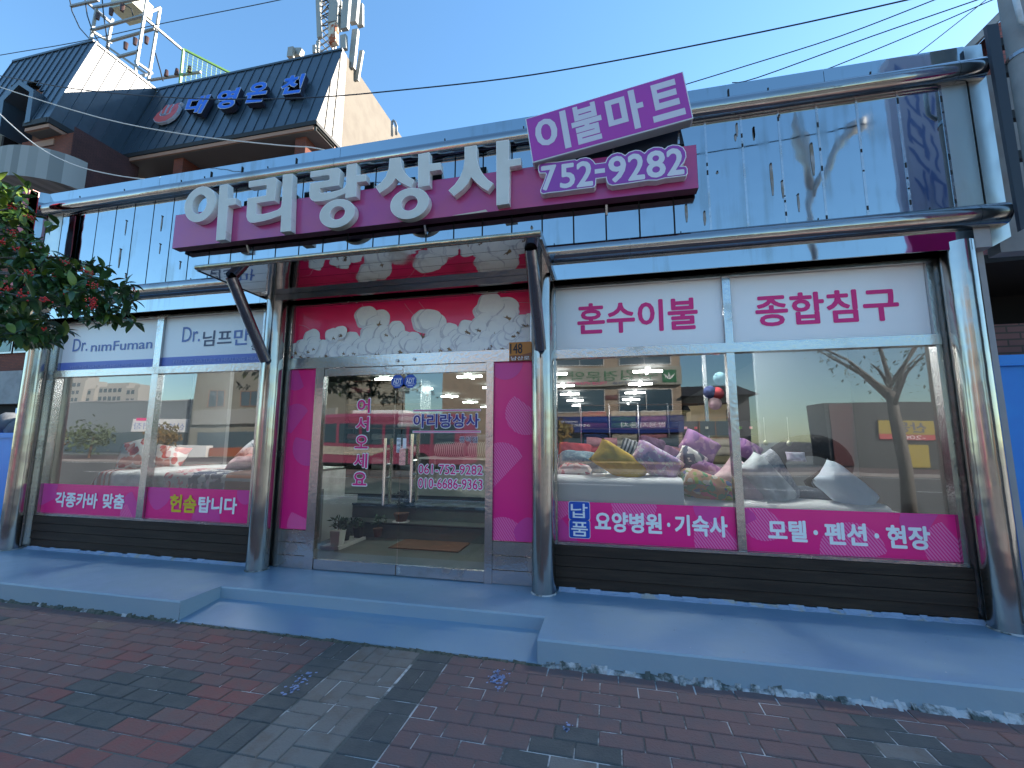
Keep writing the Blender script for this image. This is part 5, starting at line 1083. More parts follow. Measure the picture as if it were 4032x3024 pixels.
# roof lettering and hot-spring emblem on the slope
SL = math.hypot(1.5, 5.05); UU = Vector((0, 1.5 / SL, 5.05 / SL)); NN = Vector((0, -5.05 / SL, 1.5 / SL))
def onslope(u, v, d): p = Vector((u, EY, EZ)) + UU * v + NN * d; return tuple(p)
sgn = thing('spa_sign', (-16, 11, 17), 'blue Korean letters and a red hot-spring emblem on the dark roof slope', 'roof sign')
def slope_prism(poly, d0, d1, sides=True):
    mb = MB().prism(poly, 0, 1, sides=sides, back=False); mb.v = [onslope(x, z, d1 if y == 0 else d0) for x, y, z in mb.v]; return mb
S_BLUE = mat('blue_letter_face', (.01, .12, .60), .4); S_EDGE = mat('pale_letter_edge', (.45, .50, .62), .5); S_RED = mat('red_emblem_face', (.50, .07, .08), .4); S_SIDE = mat('dark_letter_side', (.01, .012, .03), .5)
def spa_letter(ch, quad):
    v, f = glyphs(ch, .03); TLq, TRq, BRq, BLq = [Vector(p) for p in quad]
    side = MB(); e = MB(); c = MB()
    def at_(a, b, g=0, ang=0): p = BLq.lerp(BRq, a).lerp(TLq.lerp(TRq, a), b); return (p.x + g * math.cos(ang), p.y + g * math.sin(ang))
    for k in range(10): an = 2 * math.pi * k / 10; e.add([onslope(*at_(a, b, .035, an), .345 + k * .0005) for a, b in v], f)
    c.add([onslope(*at_(a, b), .36) for a, b in v], f)
    # sides: boundary edges swept back
    ed = {}
    for q in f:
        for i in range(len(q)): k = tuple(sorted((q[i - 1], q[i]))); ed[k] = ed.get(k, 0) + 1
    for (i, j), n_ in ed.items():
        if n_ == 1: side.add([onslope(*at_(*v[i]), .08), onslope(*at_(*v[j]), .08), onslope(*at_(*v[j]), .34), onslope(*at_(*v[i]), .34)], [(0, 1, 2, 3)])
    mb = MB(); mb.cur = 2; mb.add(side.v, side.f); mb.cur = 1; mb.add(e.v, e.f); mb.cur = 0; mb.add(c.v, c.f); mb.build('roof_letter', None, sgn, mats=[S_BLUE, S_EDGE, S_SIDE])
spa_letter('대', [(-18.351,3.141),(-16.949,2.99),(-16.947,1.595),(-18.106,1.878)])
spa_letter('영', [(-16.509,3.17),(-15.194,3.089),(-15.071,1.532),(-16.217,1.678)])
spa_letter('온', [(-14.655,3.236),(-13.519,3.114),(-13.334,1.552),(-14.529,1.72)])
spa_letter('천', [(-12.66,3.212),(-11.5,3.119),(-11.426,1.691),(-12.607,1.804)])
em = MB()
for pts_ in ([(-20.334,2.147),(-20.101,1.878),(-19.756,1.72),(-19.323,1.733),(-19.031,1.951),(-18.893,2.362),(-18.95,2.789),(-19.136,3.016),(-19.17,2.746),(-19.321,2.39),(-19.597,2.213),(-19.9,2.286),(-20.031,2.436),(-20.056,2.819),(-20.261,2.571)], [(-19.971,2.431),(-20.049,2.887),(-19.961,3.126),(-19.785,3.151),(-19.805,2.856),(-19.726,2.362)], [(-19.624,2.317),(-19.713,2.783),(-19.646,3.066),(-19.441,3.114),(-19.463,2.77),(-19.406,2.332)], [(-19.347,2.376),(-19.399,2.754),(-19.366,3.075),(-18.946,3.127),(-19.083,2.903),(-19.088,2.607),(-19.158,2.35)]):
    for q_2, d_, mi in ((pts_, .22, 0),):
        s1 = slope_prism(pts_, .08, .22); em.cur = 1; em.add(s1.v, s1.f); em.cur = 0; s2 = slope_prism(inset(pts_, .03), .23, .235, False); em.add(s2.v, s2.f)
em.build('hot_spring_emblem', None, sgn, mats=[S_RED, S_EDGE])
# roof details: lamp, steel frame, green fence, aerials
o = MB().tube([(-22.476,9.0,17.671), (-22.342,8.9,17.198)], [.06, .16], 10).build('roof_lamp', WHITE_PAINT, None); tag(o, 'small white lamp on the left slope of the dark blue roof', 'lamp')
GALV = mat('galvanised_steel', (.25, .26, .26), .5, metal=.2); INS = mat('brown_insulator', (.05, .02, .015), .4)
lf = thing('cable_frame', (-27, 14, 21), 'tall galvanised steel lattice frame with cables and insulators on the spa roof', 'steel frame')
def b3(n, a, b, Y): return None
FRM = [[(-30.023,14,29.38),(-30.153,14,26.975)],[(-25.779,14,29.54),(-25.977,14,23.753)],[(-26.389,15.2,29.929),(-26.644,15.2,24.077)],[(-30.527,15.2,30.045),(-30.638,15.2,27.623)],[(-32.424,14,30.158),(-29.97,14,30.032)],[(-30.323,14,29.548),(-25.956,14,29.216)],[(-26.124,14,27.93),(-26.389,15.2,29.929)],[(-30.247,14,27.834),(-25.966,14,27.893)],[(-30.579,15.2,28.29),(-26.66,15.2,28.386)],[(-27.819,14,25.302),(-25.845,14,25.353)],[(-26.098,14,24.699),(-26.365,15.2,25.03)],[(-25.775,14,23.538),(-26.418,15.2,25.041)],[(-30.119,14,29.309),(-30.461,15.2,29.635)],[(-26.078,14,27.965),(-26.447,17,28.503)],[(-30.062,14,27.698),(-30.332,15.2,28.138)],[(-30.963,14,30.087),(-30.728,15.2,29.895)],[(-30.63,15.2,27.912),(-26.78,15.2,25.022)]]
for a, b in FRM: MB().bar(a, b, .13, .13).build('frame_bar', GALV, lf)
for a in [(-28.699,14,28.825),(-27.782,14,28.882),(-29.811,14,28.763),(-25.392,14,26.008),(-27.051,14,25.972),(-26.312,14,26.123)]: MB().tube([(a[0], a[1], a[2] - .22), (a[0], a[1], a[2] + .22)], [.1, .13], 8).build('insulator', INS, lf)
MB().box(*(-29.188,-27.292), 14.2, 15.4, (-28.366,29.407)[1], (-28.527,30.453)[1]).build('transformer', mat('cream_steel_box', (.5, .5, .38), .5), lf)
for pts_ in [[(-32.654,14,30.798),(-32.233,14,29.725),(-31.304,14,28.265),(-30.243,14,27.18)],[(-31.224,14,30.44),(-30.79,14,29.091),(-30.134,14,27.808),(-29.146,14,26.385)],[(-29.67,14,30.052),(-29.324,14,28.741),(-28.88,14,27.336),(-28.408,14,25.86)],[(-27.758,14,29.201),(-26.998,14,28.645),(-26.67,14,27.832)],[(-24.549,14,24.942),(-23.975,14,23.608),(-23.681,14,22.865)]]: MB().tube(pts_, .035, 5).build('hanging_cable', SEAM, lf)
gf = thing('mesh_fence', (-22.5, 15, 22.5), 'lime green wire mesh fence standing on the spa roof ridge', 'fence')
GRN = mat('lime_green_paint', (.13, .28, .07), .5)
g0, g1, g2, g3 = [(-23.728,15,26.022),(-23.686,15,23.523)] + [(-23.75,17,25.902),(-23.78,17,25.792)]
MB().bar(g0, g1, .12).build('post', GRN, gf); ge = Vector(g0) + Vector((3.6, 5.5, 0)); gb = Vector((g1[0], g1[1], g1[2])) + Vector((3.6, 5.5, 0)); MB().bar(g0, ge, .12).build('top_rail', GRN, gf)
wm_ = MB()
for k in range(1, 26): a = Vector(g0).lerp(ge, k / 26); b = Vector(g1).lerp(gb, k / 26); wm_.bar(a, b, .02)
for k in range(1, 12): a = Vector(g0).lerp(Vector(g1), k / 12); b = ge.lerp(gb, k / 12); wm_.bar(a, b, .018)
o = wm_.build('wire_mesh', GRN, gf); o['kind'] = 'stuff'
ib = thing('insulator_rack', (-23.5, 15, 22), 'grey rail with brown insulators beside the lime green fence', 'steel frame')
a, b = [(-26.894,15.5,24.902),(-22.781,15.5,24.676)]; MB().bar(a, b, .12).build('rail', GALV, ib)
for p in [(-25.451,15.4,25.031),(-24.602,15.4,24.952),(-23.592,15.4,24.928)]: MB().cyl((p[0], p[1]), .13, p[2] - .22, p[2] + .22, 8, .09).build('insulator', INS, ib)
at_ = thing('antenna_mast', (-12.3, 15, 20.6), 'cluster of long white mobile phone antennas on a lattice mast above the roof end', 'antenna mast')
AW = mat('off_white_antenna', (.28, .29, .28), .5)
for (x0, y0, x1, y1, w, dY) in [(-12.633,25.387,-12.323,22.535,0.22,0),(-11.557,25.114,-11.565,23.234,0.42,0),(-10.501,24.531,-10.543,22.2,0.34,-0.4),(-11.519,25.017,-11.439,23.132,0.16,0.4),(-10.485,24.802,-10.551,23.319,0.36,0.3),(-10.543,24.992,-10.468,23.64,0.3,0.8),(-10.654,21.962,-10.582,21.143,0.3,-0.3),(-10.179,22.5,-10.293,20.281,0.3,0),(-10.036,21.645,-10.237,19.945,0.2,0.4),(-12.617,22.146,-12.584,21.686,0.16,0),(-12.569,22.604,-12.559,21.915,0.16,0.2),(-14.029,22.302,-14.062,21.736,0.3,0),(-13.851,22.446,-13.938,22.039,0.5,0.3)]:
    MB().bar((x0, 13.3 + dY, y0), (x1, 13.3 + dY, y1), w * 1.1, w * .6).build('antenna_panel', AW, at_)
lat = MB(); A_ = (-12.471,26.043); B_ = (-11.898,22.129); zt_, zb_ = A_[1], 20.3; xm = (A_[0] + B_[0]) / 2
for (dx, dy) in ((-.45, -.3), (.45, -.3), (0, .5)): lat.bar((xm + dx, 13.9 + dy, zb_), (xm + dx, 13.9 + dy, zt_), .08)
for k in range(14):
    za = zb_ + (zt_ - zb_) * k / 14; zc_ = zb_ + (zt_ - zb_) * (k + 1) / 14; cc_ = [(-.45, -.3), (.45, -.3), (0, .5)]
    for i in range(3): p, q = cc_[i], cc_[(i + 1) % 3]; lat.bar((xm + p[0], 13.9 + p[1], za), (xm + q[0], 13.9 + q[1], zc_), .045)
o = lat.build('lattice', GALV, at_)
MB().bar((-11.526,13.3,23.112), (-11.452,13.3,21.965), .42, .3).build('rusty_sleeve', mat('flaking_paint', (.5, .48, .42), .8, col2=(.30, .08, .03), ns=3, lo=.5, hi=.56), at_)
for q in range(5): MB().tube([(xm + rnd.uniform(-.5, 1.2), 13.4, 23.8 + rnd.uniform(-.5, 1.5)) for _ in range(4)], .03, 5).build('feeder_cable', SEAM, at_)
o = MB().tube([(-1.398,2.0,6.557),(-1.41,2.0,6.823),(-1.387,2.0,6.843),(-1.354,2.0,6.813),(-1.322,2.0,6.724),(-1.32,2.0,6.568)], .022, 8).build('roof_vent_hoop', GALV, None, smooth=True); tag(o, 'small bent pipe hoop standing up from the shop roof edge', 'pipe')

# ================================================================ OVERHEAD WIRES
WIRE = mat('black_cable', (.02, .03, .05), .6); WIREW = mat('white_cable', (.45, .46, .46), .6)
W = [[(-20.293,5,14.759),(-18.371,5,14.671),(-14.807,5,14.391),(-11.223,5,14.258),(-6.907,5,14.029),(-4.85,5,14.003)],[(-5.825,-0.9,6.029),(-5.097,-0.9,5.785),(-3.785,-0.9,5.352),(-2.464,-0.9,5.004),(-1.613,-0.9,4.819),(-0.565,-0.9,4.646),(0.368,-0.9,4.549),(1.337,-0.9,4.473),(2.192,-0.9,4.454),(3.34,-0.9,4.472),(4.289,-0.9,4.515),(4.832,-0.9,4.561)],[(-17.129,4,12.699),(-15.877,4,12.059),(-11.536,4,10.259),(-8.361,4,9.218),(-5.564,4,8.49),(-4.638,4,8.285),(-3.94,4,8.024)],[(-16.685,4,11.997),(-15.666,4,11.103),(-13.836,4,9.753),(-12.233,4,8.925),(-10.788,4,8.437),(-9.665,4,8.154)],[(3.877,6,9.986),(4.231,6,10.039),(5.536,6,10.255),(7.582,6,10.614),(9.445,6,11.098),(10.635,6,11.429)],[(5.236,6,9.876),(5.789,6,9.901),(8.172,6,10.464),(10.213,6,10.907),(11.264,6,11.138)],[(7.309,7,10.567),(7.914,7,10.711),(9.558,7,11.202),(11.301,7,11.776),(12.409,7,12.14)],[(9.846,8,11.128),(10.354,8,11.509),(11.189,8,12.13),(11.996,8,12.743),(12.559,8,13.2)]]
WL = ['thin black cable crossing the sky behind the steel frame at upper left', 'long thick black cable sagging across the whole sky above the shop', 'white cable crossing the dark blue roof below its letters', 'white cable drooping past the brick corner pier at the left', 'uppermost thin cable running off the top at the right', 'second thin cable from the top at the right', 'third thin cable from the top at the right', 'steep thin cable rising from the right end of the parapet', 'faint thin white cable just under the wing roof']
for i, p in enumerate(W):
    r = .0055 if i == 1 else .014 if i in (2, 3) else .008 if i == 8 else .012
    # smooth through the points
    P = [Vector(q) for q in p]; fine = []
    for k in range(len(P) - 1):
        p0, p1, p2, p3 = P[max(k - 1, 0)], P[k], P[k + 1], P[min(k + 2, len(P) - 1)]
        for t in (0, .25, .5, .75): fine.append(.5 * ((2 * p1) + (p2 - p0) * t + (2 * p0 - 5 * p1 + 4 * p2 - p3) * t * t + (3 * p1 - p0 - 3 * p2 + p3) * t ** 3))
    fine.append(P[-1]); o = MB().tube(fine, r, 6).build('overhead_cable', WIREW if i in (2, 3, 8) else WIRE, None, smooth=True); tag(o, WL[i], 'cable', 'overhead cables')

# ================================================================ NEIGHBOURS AT BOTH ENDS
BLUEP = mat('bright_blue_paint', (.0, .20, .70), .4, col2=(.0, .24, .74), ns=2)
lb = thing('truck_bed', (-9.5, 1.8, -.3), 'bright blue steel side panel with rolled lip beside the far left column', 'truck')
MB().box(-14, -7.9, 1.5, 1.56, -.16, 1.36).build('side_panel', BLUEP, lb); MB().box(-14, -7.88, 1.46, 1.6, 1.36, 1.45).build('lip', BLUEP, lb)
for x in (-9.2, -11.0): box('rib', BLUEP, lb, x, x + .08, 1.46, 1.5, -.1, 1.36)
MB().box(-14, -7.95, 1.56, 3.4, .3, .4).box(-13.9, -8.0, 3.34, 3.4, .3, 1.4).build('floor_pan', BLUEP, lb)
lo_ = thing('clutter_pile', (-8.9, 2.3, 1.4), 'grey bundles and a coiled hose piled behind the blue side panel', 'clutter')
for k, (x, z, r) in enumerate(((-9.3, 1.5, .2), (-8.85, 1.55, .16), (-9.7, 1.6, .22))): MB().tube([(x - .25, 2.1, z), (x, 2.1, z + .06), (x + .25, 2.1, z)], [r * .7, r, r * .7], 10).build('bundle', FAB['grey'], lo_, smooth=True)
MB().tube([(-8.7, 2.2, 1.4), (-8.72, 2.2, 2.0), (-8.6, 2.2, 2.05), (-8.58, 2.2, 1.5)], .03, 6).build('hose', FAB['pale'], lo_, smooth=True)
rs = thing('red_edged_sign', (-5.7, -.3, 3.2), 'narrow light box with red edge attached past the left end of the fascia', 'sign')
MB().box((-5.165,4.476)[0], (-5.056,4.462)[0], -.5, -.4, 3.1, (-5.12,4.538)[1]).build('red_case', mat('red_acrylic', (.55, .02, .03), .35), rs); MB().box((-5.073,4.47)[0], (-5.056,4.468)[0], -.49, -.41, 3.12, (-5.118,4.531)[1]).build('white_face', WHITE_SIGN, rs)
rb = thing('brick_neighbour', (8, 4, 0), 'pinkish red brick building rising behind the right end of the shop', 'building')
BRICK3 = brickmat('pink_brick_wall', (.36, .12, .11), (.30, .10, .10), (.16, .10, .09))
MB().hull8([(6.75, 1.9, 6.33), (7.3, 1.9, 6.86), (7.3, 12, 6.86), (6.75, 12, 6.33)], [(6.75, 1.9, 6.43), (7.3, 1.9, 6.98), (7.3, 12, 6.98), (6.75, 12, 6.43)]).build('roof_edge', CONC, rb)
MB().add([(7.2, 2.0, -.3), (14, 2.0, -.3), (14, 12, -.3), (7.2, 12, -.3), (7.2, 2.0, 6.75), (14, 2.0, 13.0), (14, 12, 13.0), (7.2, 12, 6.75)], [(0, 3, 2, 1), (4, 5, 6, 7), (0, 1, 5, 4), (1, 2, 6, 5), (2, 3, 7, 6), (3, 0, 4, 7)]).build('wall', BRICK3, rb)
MB().box(7.19, 14, 1.97, 1.999, 5.9, 5.95).box(7.19, 14, 1.97, 1.999, 6.1, 6.15).build('dark_course', SEAM, rb)
MB().box(8.3, 8.6, .5, 2.0, -.3, 5.4).build('side_wall', BRICK3, rb)
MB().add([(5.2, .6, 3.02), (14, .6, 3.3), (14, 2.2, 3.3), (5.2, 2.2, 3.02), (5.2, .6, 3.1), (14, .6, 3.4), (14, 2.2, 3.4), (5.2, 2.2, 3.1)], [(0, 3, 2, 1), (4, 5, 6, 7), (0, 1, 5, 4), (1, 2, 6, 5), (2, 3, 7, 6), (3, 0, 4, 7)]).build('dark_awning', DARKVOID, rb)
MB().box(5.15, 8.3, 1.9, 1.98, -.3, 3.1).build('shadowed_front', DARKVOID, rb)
MB().box(5.2, 7.8, .88, 1.0, 2.17, 2.5).build('brick_lintel', brickmat('dull_pink_brick', (.22, .10, .09), (.18, .09, .08), (.08, .06, .05)), rb)
gt = thing('blue_gate', (6.2, .7, 0), 'bright blue steel gate right of the shop end pier', 'gate')
MB().box(5.4, 7.6, .66, .72, .0, 2.05).build('gate_leaf', BLUEP, gt); MB().box(5.38, 7.62, .62, .76, 2.05, 2.15).build('top_rail', BLUEP, gt)
for x in (5.9, 6.4, 6.9): box('rib', BLUEP, gt, x, x + .04, .63, .66, .05, 2.04)
bp_ = thing('sign_bracket', (5.5, -.05, 2.9), 'tall black steel post with short brackets at the right end of the fascia', 'bracket')

MB().hull8([(5.195, -.34, 2.94), (5.25, -.34, 2.97), (5.25, -.31, 2.97), (5.195, -.31, 2.94)], [(5.18, -.34, 4.70), (5.26, -.34, 4.70), (5.26, -.31, 4.70), (5.18, -.31, 4.70)]).build('post', FAB['navy'] if False else mat('dark_blue_grey_steel', (.03, .04, .06), .5), bp_)
for z in (4.6, 4.35, 3.95, 3.6): box('bracket_arm', SEAM, bp_, 5.3, 5.55, -.26, -.2, z - .035, z + .035)
box('backing_slab', CONC, bp_, 5.3, 5.6, -.02, .1, 2.9, 4.5)
pl_ = thing('utility_pole', (5.2, -.54, 0), 'grey concrete utility pole at the upper right edge beside the brick wall', 'pole')
MB().cyl((5.215, -.54), .09, .0, 8.5, 20, .075).build('shaft', CONC, pl_, autosm=True)
for z in (4.2, 5.1): MB().cyl((5.215, -.54), .09, z, z + .03, 20, .09).build('band', STEEL_DARK, pl_)
MB().tube([(5.2, -.66, 4.75), (5.12, -.66, 4.6), (5.13, -.66, 4.4), (5.2, -.66, 4.33)], .018, 6).build('cable_loop', FAB['pale'], pl_, smooth=True)
bn = thing('banner_sign', (6.1, -1.7, 3.2), 'tall white banner sign with blue brand lettering on the pole, mirrored in the fascia', 'sign')
MB().box(5.48, 5.98, -1.78, -1.70, 3.76, 5.9).build('banner_face', mat('lilac_white_banner', (.60, .60, .76), .5), bn); MB().box(5.48, 5.98, -1.78, -1.70, 3.15, 3.755).build('pink_foot', PINK, bn)
mb = MB(); letters(mb, '님프만', (5.9, 7.2, 0, .5), 0, .012, 0, True)
mb.v = [(5.93 - z * .75, -1.698, 3.85 + (x - 5.9) * 1.5) for x, y, z in mb.v]; mb.build('lettering', LBLUE_TEXT, bn)

# ================================================================ ACROSS THE STREET (seen mirrored in glass and steel)
WGL = mat('dark_window_glass', (.05, .09, .12), .08)
def facade(name, label, x0, x1, y, h, m, wins, parapet=.3, depth=10, cat='building'):
    t = thing(name, ((x0 + x1) / 2, y - depth / 2, -.2), label, cat)
    MB().box(x0, x1, y - depth, y, -.3, h).build('wall', m, t); MB().box(x0 - .05, x1 + .05, y - depth, y + .06, h, h + parapet * .3).build('parapet', CONC_PALE, t)
    for (a, b, c, d, fm) in wins:
        w = MB().box(a - .05, b + .05, y, y + .05, c - .05, c).box(a - .05, b + .05, y, y + .05, d, d + .05).box(a - .05, a, y, y + .05, c, d).box(b, b + .05, y, y + .05, c, d).box((a + b) / 2 - .025, (a + b) / 2 + .025, y, y + .05, c, d).build('window', fm, t)
        box('pane', WGL, w, a, b, y + .005, y + .02, c, d)
    return t
BEIGE = mat('beige_stone_cladding', (.34, .27, .20), .8, col2=(.28, .22, .17), ns=2)
FRW = mat('white_window_frame', (.6, .6, .58), .5); FRO = mat('orange_brown_frame', (.30, .12, .05), .5)
D = 28
bb1 = (-1.829,1.958,3.489,5.005); bb2 = (3.089,6.675,3.455,4.902); t1 = (-1.51,1.891,6.903,7.601); t2 = (3.083,6.714,6.836,7.465)
xr_ = (7.336,4.67)[0]
be = facade('beige_building', 'beige stone building with pharmacy and motor shop signs, mirrored in the right window', bb1[0] - 9, xr_, -D, t1[3] + 1.2, BEIGE, [(bb1[0], bb1[1], bb1[2], bb1[3], FRW), (bb2[0], bb2[1], bb2[2], bb2[3], FRW), (t1[0], t1[1], t1[2], t1[3] + .6, FRW), (t2[0], t2[1], t2[2], t2[3] + .6, FRW), (bb1[0] - 4, bb1[0] - 1, bb1[2], bb1[3], FRW)])
sb = (-1.812,7.362,5.229,6.643)
sx = box('shop_signboard', mat('cream_signboard', (.30, .30, .25), .5), be, sb[0] - 3, sb[1], -D + .02, -D + .25, sb[2], sb[3])
SGREEN = mat('green_lettering', (.02, .16, .07), .5)
q = (6.075,7.005,5.398,6.335); box('green_square', SGREEN, be, q[0], q[1], -D + .25, -D + .27, q[2], q[3])
lv = MB()
for k in range(3): cx_, cz_ = (q[0] + q[1]) / 2, q[2] + .2; a = math.radians(50 + 40 * k); lv.prism([(cx_, cz_), (cx_ + .3 * math.cos(a - .25), cz_ + .3 * math.sin(a - .25)), (cx_ + .62 * math.cos(a), cz_ + .62 * math.sin(a)), (cx_ + .3 * math.cos(a + .25), cz_ + .3 * math.sin(a + .25))], 0, 1, sides=False, back=False)
lv.v = [(x, -D + .28, z) for x, y, z in lv.v]; lv.build('leaf_mark', WHITE_PAINT, be)
def mtext(t, body, q, yy, m, off=0.0):
    mb = MB(); letters(mb, body, q, yy, off, 0, 0, True); return mb.build('lettering', m, t)
mtext(be, '수/김경문약국', (-1.812,5.78,5.578,6.383), -D + .26, SGREEN); q = (-0.811,2.171,5.373,5.582); mtext(be, 'T.742-6200  HP 016-601-6377', q, -D + .26, PINK_TEXT, .01)
q = (2.58,5.691,5.309,5.495); mtext(be, '이동식 건강식품', q, -D + .26, GREY_TEXT, .01)
nb = (-1.844,7.365,1.943,3.108); box('motor_signboard', mat('navy_signboard', (.015, .035, .17), .4), be, nb[0] - 4, nb[1], -D + .02, -D + .5, nb[2], nb[3])
mtext(be, '쌍용자동차', (3.042,6.181,2.331,2.711), -D + .51, WHITE_TEXT); q = (-1.462,-0.052,2.667,2.789); mtext(be, 'SSANGYONG MOTOR', q, -D + .51, WHITE_TEXT, .01); q = (-1.465,0.868,2.365,2.571); mtext(be, '순천대리점 743-8', q, -D + .51, WHITE_TEXT, .01)
box('ground_floor_glass', WGL, be, nb[0] - 3, nb[1] - .3, -D + .01, -D + .05, -.1, nb[2] - .1)
box('stone_band', mat('maroon_band', (.12, .04, .04), .7), be, bb1[1] + .1, bb2[0] - .1, -D + .01, -D + .06, bb1[2] + .8, bb1[2] + 1.1)
# tiled-roof house right of it
hx0, hx1 = xr_ + .3, xr_ + 4.6
hs = facade('tiled_house', 'low grey house with black tiled roof, mirrored in the right window', hx0, hx1, -D - 1, (8.569,4.474)[1], mat('grey_house_render', (.09, .10, .11), .8), [(hx0 + 1, hx0 + 3, 1.6, 2.9, FRO)])
MB().hull8([(hx0 - .3, -D - 8, 4.4), (hx1 + .3, -D - 8, 4.4), (hx1 + .3, -D + .3, 4.4), (hx0 - .3, -D + .3, 4.4)], [(hx0 + .2, -D - 5, 5.4), (hx1 - .2, -D - 5, 5.4), (hx1 - .2, -D - 3, 5.4), (hx0 + .2, -D - 3, 5.4)]).build('tiled_roof', SEAM, hs)
# pale blocks on the left
q0 = (-35.185,7.177); w1 = (-33.638,-32.026,4.249,5.645); w2 = (-30.178,-27.895,4.256,5.623); w3 = (-30.044,-28.096,4.257,5.623)
lbd = facade('pale_block', 'pale concrete building with brown-framed windows across the street, seen mirrored in the left window', q0[0], w3[1] + 9, -D, 9.5, mat('pale_greenish_render', (.22, .21, .17), .8, col2=(.19, .185, .15), ns=1), [(*w1, FRO), (*w2, FRO), (w3[1] + 1.5, w3[1] + 3.2, w3[2], w3[3], FRO), (w3[1] + 5, w3[1] + 6.5, w3[2], w3[3], FRO)])
box('shop_band', APT if False else mat('pale_shop_band', (.28, .28, .26), .7), lbd, q0[0] + .5, w3[1] + 8, -D + .01, -D + .3, (-32.678,2.698)[1], (-32.822,3.962)[1]); box('shopfront', WGL, lbd, q0[0] + 1, w3[1] + 8, -D + .01, -D + .06, -.1, 2.0); mtext(lbd, '미니', (-14.6, -13.2, 2.6, 3.6), -D + .31, GREY_TEXT)
q1 = (-49.785,5.106); q2 = (-35.048,4.865)
ws = facade('white_market_hall', 'wide low hall with pink and blue banner, mirrored in the left window', q1[0] - 8, q0[0] - .3, -D - 2, q1[1], mat('white_metal_cladding', (.17, .20, .22), .6), [])
box('banner_strip', WHITE_PAINT, ws, (-44.633,3.484)[0], (-37.619,3.426)[0], -D - 1.99, -D - 1.8, (-44.399,2.022)[1], (-44.613,3.362)[1]); box('pink_strip', PINK, ws, (-44.238,3.481)[0], (-42.443,3.466)[0], -D - 1.8, -D - 1.78, (-44.584,3.178)[1], (-44.629,3.46)[1])
mtext(ws, '상설할인매장', (-44.496,-37.95,2.257,2.976), -D - 1.79, LBLUE_TEXT); box('shopfront', WGL, ws, q1[0] - 6, q0[0] - 1, -D - 1.99, -D - 1.9, -.1, 2.0)
# far apartment blocks
APT = mat('far_apartment_wall', (.34, .33, .31), .8)
for k, (a, b, h) in enumerate(((-205, -192, 27), (-190, -186, 23), (-184, -171, 23.5), (-171, -165, 22.5))):
    t = thing('apartment_block', ((a + b) / 2, -122, 0), ['tall', 'narrow', 'wide', 'lowest'][k] + ' pale apartment block far beyond the white hall', 'building', 'far apartment blocks')
    MB().box(a, b, -126, -118, 0, h * .86).box(a + 1, b - 2, -124, -120, h * .86, h * .93).build('wall', APT, t)
    for j in range(6):
        for i in range(int((b - a) / 2.2)): box('window', WGL, t, a + .5 + i * 2.2, a + 1.9 + i * 2.2, -118, -117.9, h * .86 - 2.2 - j * 2.9, h * .86 - .8 - j * 2.9)
# pink bus
PB = mat('pink_bus_paint', (.30, .07, .13), .3, coat=.5)
bs = thing('city_bus', (-9.5, -18.4, -.3), 'pink city bus on the road, mirrored in the glass doors', 'bus')
yb = -17.2
MB().bevbox(-15.7, -5.2, yb - 2.4, yb, .05, 2.75, .18).build('body', PB, bs)
for k in range(7): box('window', WGL, bs, -15.2 + k * 1.38, -14.0 + k * 1.38, yb, yb + .015, 1.15, 2.2)
MB().prism([(-15.5, .5), (-10.5, .5), (-9.1, .95), (-15.5, .95)], yb + .012, yb + .013).build('cream_stripe', FAB['cream'], bs)
for x in (-14.1, -7.6):
    w = MB(); w.tube([(x, yb - .3, .2), (x, yb + .03, .2)], .48, 22); w.build('wheel', SEAM, bs, autosm=True); MB().tube([(x, yb + .03, .2), (x, yb + .05, .2)], .24, 16).build('rim', STEEL_DARK, bs)
MB().bevbox(-12, -9, yb - 1.9, yb - .5, 2.75, 2.95, .05).build('roof_unit', WHITE_PAINT, bs)
# yellow and red signs, orange awning box, round shrubs
ys = thing('yellow_shop', (19, -24.5, 0), 'low shop front covered with yellow and red boards across the street', 'shop')
MB().box(14.8, 24, -27, -24.6, -.2, 3.6).build('wall', mat('grey_shop_wall', (.030, .036, .042), .7), ys)
YB = mat('yellow_board', (.40, .30, .03), .5)
box('yellow_board', YB, ys, 17.4, 20.6, -24.6, -24.5, 1.75, 2.5); box('red_board', mat('red_board', (.5, .05, .06), .5), ys, 17.4, 20.6, -24.6, -24.5, 1.45, 1.74); box('yellow_panel', YB, ys, 18.5, 19.6, -24.6, -24.5, -.1, 1.2); box('dark_red_board', mat('dark_red_board', (.07, .012, .016), .5), ys, 15.0, 16.1, -24.6, -24.5, -.1, 3.5)
mtext(ys, '산동', (18.2, 19.6, 1.85, 2.42), -24.49, GREY_TEXT, .02); mtext(ys, '-2001', (18.3, 19.5, 1.5, 1.7), -24.49, WHITE_TEXT)
ob_ = thing('orange_stall', (-27.3, -25.5, 0), 'orange market stall cover across the street, mirrored in the left window', 'stall')
qo = (-30.874,-27.261,-0.387,0.603); box('cover', mat('orange_tarpaulin', (.36, .08, .02), .6), ob_, qo[0], qo[1], -27, -26, max(qo[2], -.1), qo[3]); box('counter', WHITE_PAINT, ob_, qo[0] - 4.5, qo[0] - .3, -26.6, -26, -.2, qo[3] + .2)
